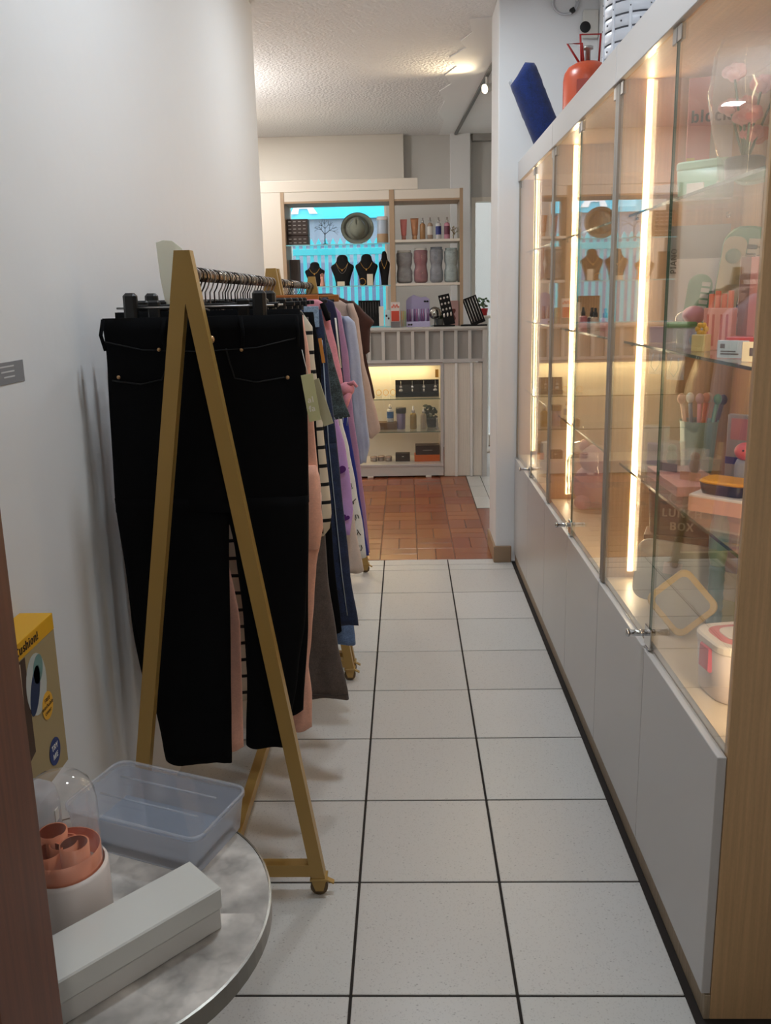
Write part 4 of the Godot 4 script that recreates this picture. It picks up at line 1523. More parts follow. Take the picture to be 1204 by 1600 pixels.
# ---------------------------------------------------------------- simple goods
func bottle(called: String, label: String, category: String, at: Vector3, r: float, h: float, body: Material, cap: Material, cap_share := 0.22, band: Material = null, group := "") -> Node3D:
	var t := thing(called, label, category, at, 0, group)
	var hb := h * (1.0 - cap_share)
	var s := ns(true)
	lathe(s, [Vector2(r * 0.9, 0), Vector2(r, r * 0.12), Vector2(r, hb * 0.86), Vector2(r * 0.82, hb * 0.95), Vector2(r * 0.42, hb)], 18)
	part("body", s, body, t)
	s = ns(true)
	lathe(s, [Vector2(r * 0.5, hb), Vector2(r * 0.5, hb + (h - hb) * 0.45), Vector2(r * 0.30, hb + (h - hb) * 0.55), Vector2(r * 0.30, h * 0.995), Vector2(r * 0.2, h)], 14)
	part("cap", s, cap, t)
	if band:
		s = ns(true)
		lathe(s, [Vector2(r * 1.01, hb * 0.30), Vector2(r * 1.015, hb * 0.31), Vector2(r * 1.015, hb * 0.78), Vector2(r * 1.01, hb * 0.79)], 18, Vector3.ZERO, Basis(), false, false)
		part("label_band", s, band, t)
	return t


func squeeze_tube(label: String, at: Vector3, w: float, h: float, m: Material, cap: Material) -> void:
	var t := thing("squeeze_tube", label, "tube", at, 0, "bottles and tubes on the upper shelf")
	var s := ns(true)
	var rings := []
	for e in [[0.22, 0.30, 0.30], [0.26, 0.36, 0.34], [0.6, 0.43, 0.26], [0.92, 0.49, 0.06], [1.0, 0.5, 0.035]]:
		var r := []
		for k in 18:
			var a := TAU * k / 18
			r.append(Vector3(w * e[1] * cos(a), h * e[0], w * e[2] * sin(a)))
		rings.append(r)
	loft(s, rings)
	part("body", s, m, t)
	s = ns(true)
	lathe(s, [Vector2(w * 0.30, 0), Vector2(w * 0.31, h * 0.21), Vector2(w * 0.28, h * 0.22)], 16)
	part("cap", s, cap, t)


func carton(called: String, label: String, category: String, at: Vector3, size: Vector3, m: Material, turn := 0.0, front: Array = [], group := "") -> Node3D:
	var t := thing(called, label, category, at, turn, group)
	var s := ns()
	cbox(s, Vector3(0, size.y / 2, 0), size, minf(0.0012, size.y * 0.1))
	part("body", s, m, t)
	# printed fields on the face towards +z: [u0, v0, u1, v1 as shares, material]
	for f in front:
		s = ns()
		span(s, Vector3((f[0] - 0.5) * size.x, f[1] * size.y, size.z / 2), Vector3((f[2] - 0.5) * size.x, f[3] * size.y, size.z / 2 + 0.0006))
		part("printed_field", s, f[4], t)
	return t


func towel(label: String, x0: float, x1: float, h: float, m: Material, k: int) -> void:
	var t := thing("rolled_blanket", label, "blanket", Vector3((x0 + x1) / 2, 1.4565, -5.08), 0, "rolled blankets wrapped in plastic")
	var w := (x1 - x0) * 0.96
	var s := ns(true)
	var nz := FastNoiseLite.new()
	nz.seed = k
	nz.frequency = 1.0
	var rings := []
	var rw := []
	for i in 17:
		var f := i / 16.0
		var sq := 1.0 - 0.17 * exp(-pow((f - 0.5) * 10.0, 2.0)) - 0.30 * pow(maxf(0.0, absf(f - 0.5) * 2.0 - 0.88) / 0.12, 2.0)
		var r := []
		var q := []
		for j in 20:
			var a := TAU * j / 20.0
			var b := 1.0 + 0.09 * nz.get_noise_2d(cos(a) * 4 + f * 8, sin(a) * 4 + f * 9)
			var p := Vector3(w / 2 * signf(cos(a)) * pow(absf(cos(a)), 0.6) * sq * b, h * f, 0.075 * signf(sin(a)) * pow(absf(sin(a)), 0.6) * sq * b)
			r.append(Vector3(p.x * 0.965, h * 0.01 + p.y * 0.98, p.z * 0.965))
			q.append(p)
		rings.append(r)
		rw.append(q)
	loft(s, rings)
	part("roll", s, m, t)
	s = ns(true)
	loft(s, rw)
	part("clear_wrap", s, M["cellophane"], t)
	s = ns(true)
	var band := []
	for e in [[0.0, 1.0], [0.016, 1.0]]:
		var r := []
		for j in 20:
			var a := TAU * j / 20.0
			r.append(Vector3(w * 0.43 * signf(cos(a)) * pow(absf(cos(a)), 0.6), h * 0.985 + e[0] - 0.008, 0.066 * signf(sin(a)) * pow(absf(sin(a)), 0.6)))
		band.append(r)
	loft(s, band)
	part("top_fold", s, mat("label_white") if k < 3 else m, t)


func bust(label: String, at: Vector3, w: float, h: float, chain: int) -> void:
	var t := thing("necklace_bust", label, "bust", at, 0, "necklace busts on the glass shelf")
	var s := ns(true)
	var prof := [[0.0, 0.30, 0.16], [0.10, 0.30, 0.16], [0.30, 0.36, 0.17], [0.50, 0.46, 0.20], [0.60, 0.50, 0.20], [0.66, 0.47, 0.18], [0.72, 0.33, 0.17], [0.80, 0.25, 0.17], [0.92, 0.22, 0.16], [0.98, 0.15, 0.12], [1.0, 0.06, 0.05]]
	var rings := []
	for e in prof:
		var r := []
		for k in 20:
			var a := TAU * k / 20
			r.append(Vector3(w * e[1] * cos(a), h * e[0], w * e[2] * sin(a) + 0.02 * (1.0 - e[0])))
		rings.append(r)
	loft(s, rings)
	part("form", s, M["black_velvet"], t)
	for c in chain:
		s = ns(true)
		var pts := []
		for k in 13:
			var f := k / 12.0 * 2.0 - 1.0
			pts.append(Vector3(w * 0.26 * f, h * (0.74 - (0.22 + 0.12 * c) * (1.0 - f * f)), w * (0.225 - 0.06 * absf(f)) + 0.012))
		tube(s, pts, 0.0016, 5)
		part("necklace", s, M["gold_metal"] if c == 0 else M["steel"], t)
	s = ns(true)
	ball(s, Vector3(0, h * 0.50, w * 0.225 + 0.016), Vector3(0.006, 0.008, 0.003), 10, 6)
	part("pendant", s, M["gold_metal"], t)


func build_shop_goods() -> void:
	var s := ns()
	var t: Node3D
	# ---- left bay, top glass shelf
	t = thing("jewellery_chest", "dark brown jewellery chest with rows of small metal plates", "chest", Vector3(-0.657, 1.7485, -5.08))
	var chest := mat("dark_wood", Color(0.20, 0.14, 0.12), 0.5)
	for k in 2:
		s = ns()
		span(s, Vector3(-0.078, 0.0 if k == 0 else 0.071, -0.06), Vector3(0.078, 0.07 if k == 0 else 0.188, 0.06), 0.003)
		var body := part("case", s, chest, t)
		for i in 4:
			for j in (2 if k == 0 else 4):
				s = ns()
				span(s, Vector3(-0.066 + 0.036 * i, (0.016 if k == 0 else 0.088) + 0.026 * j, 0.06), Vector3(-0.046 + 0.036 * i, (0.022 if k == 0 else 0.094) + 0.026 * j, 0.063))
				part("metal_plate", s, M["steel"], body)
	t = thing("jewellery_tree", "bare black wire jewellery tree on the glass shelf", "jewellery stand", Vector3(-0.462, 1.7485, -5.08))
	s = ns(true)
	lathe(s, [Vector2(0.075, 0.0), Vector2(0.074, 0.004), Vector2(0.02, 0.008), Vector2(0.010, 0.012)], 20)
	part("base", s, M["black_plastic"], t)
	s = ns(true)
	branch(s, Vector3(0, 0.008, 0), Vector3(0.02, 1, 0).normalized(), 0.070, 0.0044, 0)
	part("branches", s, M["black_plastic"], t)
	hat("grey green felt fedora standing on edge beside the wire tree", Vector3(-0.217, 1.7485, -5.10), Color(0.50, 0.52, 0.47))
	t = thing("glass_jar", "pale jar with a white lid and blue label at the right of the hat", "jar", Vector3(-0.030, 1.7485, -5.08))
	s = ns(true)
	lathe(s, [Vector2(0.038, 0), Vector2(0.041, 0.005), Vector2(0.041, 0.165), Vector2(0.038, 0.17)], 20)
	part("body", s, mat("jar_blue", Color(0.70, 0.77, 0.84), 0.25), t)
	s = ns(true)
	lathe(s, [Vector2(0.042, 0.168), Vector2(0.042, 0.190), Vector2(0.038, 0.195)], 20)
	part("lid", s, mat("lid_white", Color(0.92, 0.93, 0.94), 0.3), t)
	s = ns(true)
	lathe(s, [Vector2(0.0413, 0.01), Vector2(0.0418, 0.012), Vector2(0.0418, 0.07), Vector2(0.0413, 0.072)], 20, Vector3.ZERO, Basis(), false, false)
	part("label_band", s, mat("kraft", Color(0.70, 0.60, 0.48), 0.7), t)
	# ---- left bay, second glass shelf: busts
	bust("small black necklace bust with wide shoulders, leftmost on the glass shelf", Vector3(-0.545, 1.4485, -5.08), 0.15, 0.18, 1)
	bust("black necklace bust with two chains in the middle of the glass shelf", Vector3(-0.336, 1.4485, -5.08), 0.175, 0.228, 2)
	bust("black necklace bust behind a bracelet and a cream card", Vector3(-0.155, 1.4485, -5.08), 0.17, 0.230, 1)
	bust("narrow black necklace bust at the right end beside the stile", Vector3(-0.022, 1.4485, -5.12), 0.085, 0.25, 1)
	carton("dark_box", "plain dark grey box at the left end of the bust shelf", "box", Vector3(-0.695, 1.4485, -5.10), Vector3(0.072, 0.20, 0.06), mat("charcoal_card", Color(0.28, 0.25, 0.24), 0.7))
	t = thing("hand_figure", "small pink hand-shaped ring holder before the leftmost bust", "ring holder", Vector3(-0.484, 1.4485, -5.0))
	s = ns(true)
	lathe(s, [Vector2(0.022, 0), Vector2(0.018, 0.01), Vector2(0.012, 0.05), Vector2(0.015, 0.062), Vector2(0.010, 0.07)], 14)
	for k in 4:
		tube(s, [Vector3(-0.010 + 0.0066 * k, 0.066, 0), Vector3(-0.013 + 0.009 * k, 0.098 - 0.006 * absf(k - 1.5), 0)], 0.0035, 6, 0.0025)
	part("hand", s, mat("flesh_pink", Color(0.86, 0.62, 0.54), 0.5), t)
	carton("price_card", "cream price card at the foot of the two-chain bust", "card", Vector3(-0.344, 1.4485, -4.985), Vector3(0.055, 0.032, 0.003), mat("card_cream", Color(0.88, 0.84, 0.74), 0.7))
	carton("ring_card", "upright cream earring card beside a bracelet", "card", Vector3(-0.128, 1.4485, -4.99), Vector3(0.044, 0.082, 0.003), mat("card_cream"))
	t = thing("bracelet", "gold bangle leaning against the third bust", "bracelet", Vector3(-0.185, 1.4485, -4.99))
	s = ns(true)
	var bp := []
	for k in 25:
		bp.append(Vector3(0.024 * cos(TAU * k / 24), 0.0265 + 0.024 * sin(TAU * k / 24), 0.01 * sin(TAU * k / 24)))
	tube(s, bp, 0.0025, 6)
	part("ring", s, M["gold_metal"], t)
	# ---- left bay, on the counter
	t = thing("necklace_board", "black board hung with a row of fine chains on the counter", "display board", Vector3(-0.142, 1.1475, -5.08))
	s = ns()
	span(s, Vector3(-0.083, 0, -0.006), Vector3(0.083, 0.19, 0.006), 0.001)
	part("board", s, M["black_velvet"], t)
	for k in 8:
		s = ns(true)
		tube(s, [Vector3(-0.070 + 0.02 * k, 0.178, 0.0075), Vector3(-0.070 + 0.02 * k, 0.05 + 0.015 * ((k * 5) % 4), 0.0075)], 0.0013, 5)
		part("chain", s, M["steel"], t)
	carton("jewellery_card", "white jewellery card leaning beside the chain board", "card", Vector3(-0.050, 1.1475, -5.02), Vector3(0.036, 0.145, 0.003), mat("label_white"))
	t = carton("jewellery_card", "pale blue jewellery card with dark motif next to the stile", "card", Vector3(-0.004, 1.1475, -5.02), Vector3(0.040, 0.118, 0.003), mat("card_blue", Color(0.78, 0.87, 0.90), 0.6))
	for k in 2:
		s = ns(true)
		ball(s, Vector3(-0.008 + 0.016 * k, 0.075 - 0.02 * k, 0.003), Vector3(0.007, 0.009, 0.002), 10, 5)
		part("motif", s, mat("motif_dark", Color(0.25, 0.12, 0.18), 0.5), t)
	# ---- right bay, upper shelf
	var g := "bottles and tubes on the upper shelf"
	squeeze_tube("pink squeeze tube, leftmost on the upper shelf", Vector3(0.128, 1.7685, -5.08), 0.052, 0.152, mat("tube_pink", Color(0.88, 0.52, 0.50), 0.35), mat("tube_cap_pink", Color(0.86, 0.60, 0.55), 0.3))
	squeeze_tube("bronze squeeze tube beside the pink one", Vector3(0.209, 1.7685, -5.08), 0.060, 0.158, mat("tube_bronze", Color(0.80, 0.57, 0.42), 0.25, 0.4), mat("tube_cap_bronze", Color(0.78, 0.60, 0.44), 0.3))
	var clear_cap := mat("silver_cap", Color(0.80, 0.79, 0.78), 0.2, 0.6)
	bottle("spray_bottle", "amber body mist bottle on the upper shelf", "bottle", Vector3(0.268, 1.7685, -5.08), 0.021, 0.160, mat("amber_liquid", Color(0.66, 0.50, 0.34), 0.15), clear_cap, 0.24, null, g)
	bottle("spray_bottle", "body mist bottle with a plain white label on the upper shelf", "bottle", Vector3(0.324, 1.7685, -5.08), 0.021, 0.162, mat("beige_liquid", Color(0.66, 0.57, 0.50), 0.15), clear_cap, 0.24, mat("label_white"), g)
	bottle("spray_bottle", "blue and white body mist bottle on the upper shelf", "bottle", Vector3(0.386, 1.7685, -5.08), 0.021, 0.162, mat("white_bottle", Color(0.82, 0.82, 0.82), 0.2), clear_cap, 0.24, mat("band_blue", Color(0.16, 0.20, 0.48), 0.4), g)
	bottle("spray_bottle", "pink and plum body mist bottle on the upper shelf", "bottle", Vector3(0.449, 1.7685, -5.08), 0.022, 0.162, mat("rose_liquid", Color(0.78, 0.54, 0.62), 0.15), clear_cap, 0.24, mat("band_plum", Color(0.44, 0.22, 0.30), 0.4), g)
	t = thing("branch_ornament", "small olive branch ornament at the right end of the upper shelf", "ornament", Vector3(0.494, 1.7685, -5.08))
	s = ns(true)
	branch(s, Vector3(0, 0, 0), Vector3(0.15, 1, 0.1).normalized(), 0.038, 0.004, 1)
	part("twig", s, mat("twig_olive", Color(0.46, 0.40, 0.28), 0.7), t)
	for k in 6:
		s = ns(true)
		ball(s, Vector3(rng.randf_range(-0.02, 0.02), 0.03 + 0.012 * k, rng.randf_range(-0.01, 0.02)), Vector3(0.006, 0.008, 0.006), 8, 5)
		part("bud", s, mat("bud_cream", Color(0.74, 0.70, 0.58), 0.6), t)
	# ---- right bay, rolled blankets
	towel("light grey rolled blanket with white band, leftmost on the shelf", 0.066, 0.192, 0.235, cloth_mat("fleece_grey", Color(0.58, 0.59, 0.60), 60, 0.3), 1)
	towel("dusty red rolled blanket with white band in clear plastic", 0.196, 0.306, 0.250, cloth_mat("fleece_red", Color(0.55, 0.30, 0.33), 60, 0.35), 2)
	towel("slate grey rolled blanket tied round the middle", 0.316, 0.420, 0.255, cloth_mat("fleece_slate", Color(0.50, 0.53, 0.57), 60, 0.3), 3)
	towel("pale mint grey rolled blanket, rightmost on the shelf", 0.424, 0.531, 0.245, cloth_mat("fleece_mint", Color(0.64, 0.71, 0.71), 60, 0.3), 4)
	# ---- counter, right half
	var pr := mat("print_red", Color(0.76, 0.26, 0.18), 0.5)
	t = carton("gift_carton", "orange and white gift carton with red flowers on the counter", "carton", Vector3(0.056, 1.1375, -4.922), Vector3(0.066, 0.185, 0.045), mat("carton_white", Color(0.86, 0.82, 0.80), 0.5), 0.0, [[0.06, 0.25, 0.94, 0.66, pr], [0.0, 0.0, 1.0, 0.24, mat("carton_slate", Color(0.45, 0.44, 0.45), 0.6)]])
	for k in 5:
		s = ns(true)
		ball(s, Vector3(-0.022 + 0.011 * k, 0.150 + 0.012 * (k % 2), 0.0225), Vector3(0.008, 0.008, 0.003), 9, 5)
		part("printed_flower", s, mat("flower_pink", Color(0.86, 0.48, 0.42), 0.5), t)
	t = thing("lipstick_set", "row of pastel lip colours in a narrow clear tray", "cosmetics", Vector3(0.1155, 1.1375, -4.955))
	s = ns()
	span(s, Vector3(-0.022, 0, -0.012), Vector3(0.022, 0.055, 0.012), 0.001)
	part("tray", s, M["clear_plastic"], t)
	for k in 3:
		s = ns(true)
		lathe(s, [Vector2(0.006, 0.004), Vector2(0.006, 0.115), Vector2(0.004, 0.12)], 10, Vector3(-0.014 + 0.014 * k, 0, 0))
		part("lip_tube", s, mat("lip_%d" % k, [Color(0.90, 0.72, 0.55), Color(0.86, 0.82, 0.55), Color(0.72, 0.80, 0.60)][k], 0.3), t)
	t = thing("cosmetics_stand", "lilac cosmetics stand holding a row of purple lip gloss tubes", "display stand", Vector3(0.225, 1.1375, -4.985))
	var lil := mat("lilac_acrylic", Color(0.72, 0.70, 0.84), 0.25)
	s = ns()
	span(s, Vector3(-0.088, 0, -0.045), Vector3(0.088, 0.040, 0.045), 0.002)
	part("base", s, lil, t)
	s = ns()
	slab(s, PackedVector2Array([Vector2(-0.088, 0.03), Vector2(0.088, 0.03), Vector2(0.088, 0.20), Vector2(0.06, 0.22), Vector2(0.02, 0.215), Vector2(-0.03, 0.235), Vector2(-0.07, 0.215), Vector2(-0.088, 0.19)]), -0.045, -0.040)
	part("backboard", s, mat("lilac_card", Color(0.66, 0.63, 0.78), 0.5), t)
	for k in 10:
		s = ns(true)
		var x := -0.076 + 0.0168 * k
		lathe(s, [Vector2(0.0062, 0.040), Vector2(0.0062, 0.098), Vector2(0.0048, 0.10), Vector2(0.0048, 0.130), Vector2(0.003, 0.132)], 10, Vector3(x, 0, 0.01 if k % 2 == 0 else -0.015))
		part("gloss_tube", s, mat("gloss_%d" % (k % 3), [Color(0.50, 0.34, 0.52), Color(0.62, 0.40, 0.58), Color(0.80, 0.76, 0.86)][k % 3], 0.2), t)
	for p in [[0.062, 0.185, -0.036], [-0.060, 0.018, 0.047]]:
		for sg in [-1.0, 1.0]:
			s = ns(true)
			ball(s, Vector3(p[0] + sg * 0.009, p[1], p[2]), Vector3(0.009, 0.007, 0.003), 10, 5)
			part("bow", s, M["black_plastic"], t)
	t = thing("table_mirror", "small round mirror on a foot beside the lilac stand", "mirror", Vector3(0.352, 1.1375, -5.03))
	s = ns(true)
	lathe(s, [Vector2(0.045, -0.004), Vector2(0.047, 0.0), Vector2(0.045, 0.004)], 24, Vector3(0, 0.098, 0), Basis(Vector3(1, 0, 0), PI / 2 - 0.15))
	part("disc", s, mat("mirror_grey", Color(0.72, 0.72, 0.70), 0.08, 0.9), t)
	s = ns(true)
	lathe(s, [Vector2(0.03, 0), Vector2(0.028, 0.006), Vector2(0.006, 0.010), Vector2(0.006, 0.055)], 16)
	part("foot", s, M["steel"], t)
	plant("small green plant behind the earring stand", Vector3(0.392, 1.1375, -5.09), 0.13, mat("leaf_green", Color(0.28, 0.38, 0.24), 0.6), mat("pot_grey", Color(0.5, 0.5, 0.48), 0.7), 22)
	t = thing("earring_stand", "leaning black stand with four rows of silver earrings", "display stand", Vector3(0.425, 1.1375, -4.94))
	s = ns()
	span(s, Vector3(-0.085, 0, -0.04), Vector3(0.072, 0.010, 0.03), 0.001)
	part("base", s, M["black_velvet"], t)
	var lean := Basis(Vector3(0, 0, 1), 0.20) * Basis(Vector3(1, 0, 0), -0.18)
	s = ns()
	cbox(s, Vector3(0.012, 0.122, -0.01), Vector3(0.082, 0.228, 0.006), 0.001, lean)
	var brd := part("board", s, M["black_velvet"], t)
	for i in 4:
		for j in 3:
			s = ns(true)
			ball(s, Vector3(0.012, 0.122, -0.01) + lean * Vector3(-0.026 + 0.026 * j, 0.088 - 0.042 * i, 0.005), Vector3(0.0075, 0.009 if i < 3 else 0.016, 0.003), 8, 5)
			part("earring", s, mat("bright_silver", Color(0.93, 0.92, 0.90), 0.18, 0.7), brd)
	t = carton("beauty_carton", "pink beauty carton with an hourglass print between the black stands", "carton", Vector3(0.492, 1.1375, -5.10), Vector3(0.080, 0.185, 0.05), mat("carton_pink", Color(0.82, 0.66, 0.63), 0.5))
	s = ns()
	slab(s, PackedVector2Array([Vector2(-0.016, 0.125), Vector2(0.016, 0.125), Vector2(0.020, 0.11), Vector2(0.006, 0.085), Vector2(0.020, 0.055), Vector2(0.014, 0.038), Vector2(-0.014, 0.038), Vector2(-0.020, 0.055), Vector2(-0.006, 0.085), Vector2(-0.020, 0.11)]), 0.025, 0.0258)
	part("printed_figure", s, mat("print_rosewood", Color(0.42, 0.20, 0.17), 0.6), t)
	t = thing("necklace_stand", "slanted black board hung with four silver necklaces", "display stand", Vector3(0.635, 1.1375, -4.925))
	s = ns()
	span(s, Vector3(-0.095, 0, -0.022), Vector3(0.098, 0.010, 0.034), 0.001)
	part("base", s, M["black_velvet"], t)
	var lean2 := Basis(Vector3(0, 0, 1), 0.34) * Basis(Vector3(1, 0, 0), -0.25)
	s = ns()
	cbox(s, Vector3(0.002, 0.112, -0.012), Vector3(0.108, 0.212, 0.006), 0.001, lean2)
	brd = part("board", s, M["black_velvet"], t)
	for k in 5:
		s = ns(true)
		var q := []
		for j in 9:
			q.append(Vector3(0.002, 0.112, -0.012) + lean2 * Vector3(-0.04 + 0.02 * k, 0.095 - 0.0225 * j, 0.0045))
		tube(s, q, 0.0016, 5)
		part("necklace", s, mat("bright_silver"), brd)
	s = ns()
	cbox(s, Vector3(-0.05, 0.012, -0.005), Vector3(0.055, 0.004, 0.03), 0.001)
	part("metal_tray", s, M["steel"], t)
	# ---- plant by the entrance
	t = thing("plant_stand", "white plant stand at the bright shop entrance", "plant stand", Vector3(0.80, 0, -5.95))
	s = ns(true)
	lathe(s, [Vector2(0.10, 0), Vector2(0.10, 0.02), Vector2(0.05, 0.03), Vector2(0.045, 1.16), Vector2(0.09, 1.165), Vector2(0.09, 1.186)], 20)
	part("pedestal", s, M["warm_white"], t)
	plant("leafy plant in a red pot on the stand by the entrance", Vector3(0.80, 1.1865, -5.95), 0.15, mat("leaf_bright", Color(0.34, 0.44, 0.30), 0.6), mat("pot_red", Color(0.66, 0.08, 0.10), 0.35), 30)


func branch(s: SurfaceTool, from: Vector3, dir: Vector3, length: float, r: float, depth: int) -> void:
	var to := from + dir * length
	tube(s, [from, to], r, 5, r * 0.7)
	if depth >= 4:
		return
	var kids := 3 if depth < 3 else 2
	for k in kids:
		var spread := (k - (kids - 1) / 2.0) * (0.75 if depth < 2 else 0.6) + rng.randf_range(-0.14, 0.14)
		var d := (Basis(Vector3(0, 0, 1), -spread) * Basis(Vector3(1, 0, 0), rng.randf_range(-0.45, 0.45)) * dir).normalized()
		branch(s, to, d, length * rng.randf_range(0.62, 0.78), r * 0.66, depth + 1)


func hat(label: String, at: Vector3, c: Color) -> void:
	var t := thing("fedora_hat", label, "hat", at, 0, "felt hats on the window shelf")
	var m := cloth_mat("felt_%s" % c.to_html(), c, 160, 0.08)
	var b := Basis(Vector3(1, 0, 0), -0.12)
	var s := ns(true)
	var rings := []
	for e in [[0.060, 0.070, 0.010], [0.09, 0.085, 0.004], [0.118, 0.108, 0.004], [0.124, 0.116, 0.010], [0.1225, 0.1145, 0.012], [0.115, 0.106, 0.008], [0.088, 0.084, 0.008], [0.060, 0.070, 0.014]]:
		var r := []
		for k in 28:
			var a := TAU * k / 28
			r.append(Vector3(0, 0.1165, 0) + b * Vector3(e[0] * cos(a), e[1] * sin(a), e[2]))
		rings.append(r)
	loft(s, rings, false, false)
	part("brim", s, m, t)
	s = ns(true)
	rings = []
	for i in 9:
		var f := i / 8.0
		var r := []
		for k in 28:
			var a := TAU * k / 28
			var pinch := 1.0 - (0.30 + 0.35 * f) * pow(maxf(0.0, sin(a)), 1.5)
			var sc := 1.0 - 0.12 * f - 0.55 * pow(f, 7.0)
			r.append(Vector3(0, 0.1165, 0) + b * Vector3(0.062 * cos(a) * sc * pinch, 0.076 * sin(a) * sc, 0.008 + 0.085 * f - 0.022 * f * f * exp(-pow(cos(a) * 2.4, 2.0)) * maxf(0.0, sin(a))))
		rings.append(r)
	loft(s, rings, false, true)
	part("crown", s, m, t)


func plant(label: String, at: Vector3, h: float, leaf: Material, pot: Material, n: int) -> void:
	var t := thing("potted_plant", label, "plant", at)
	var s := ns(true)
	lathe(s, [Vector2(h * 0.20, 0), Vector2(h * 0.27, h * 0.36), Vector2(h * 0.28, h * 0.40), Vector2(h * 0.24, h * 0.40)], 16)
	part("pot", s, pot, t)
	s = ns()
	for k in n:
		var a := TAU * rng.randf()
		var o := Vector3(cos(a), 0, sin(a)) * h * rng.randf_range(0.02, 0.34) + Vector3(0, h * rng.randf_range(0.42, 0.98), 0)
		var b := Basis.from_euler(Vector3(rng.randf_range(-1, 1), a, rng.randf_range(-0.8, 0.8)))
		slab(s, PackedVector2Array([Vector2(-0.11, 0), Vector2(-0.05, 0.055), Vector2(0.04, 0.05), Vector2(0.11, 0), Vector2(0.04, -0.05), Vector2(-0.05, -0.055)]), -0.004, 0.004, Transform3D(b.scaled(Vector3.ONE * h * 1.2), o))
	var lv := part("leaves", s, leaf, t)
	lv.set_meta("kind", "stuff")
	s = ns(true)
	for k in 4:
		tube(s, [Vector3(0, h * 0.36, 0), Vector3(h * 0.12 * cos(k * 1.7), h * 0.75, h * 0.12 * sin(k * 1.7))], h * 0.012, 5)
	part("stem", s, leaf, t)


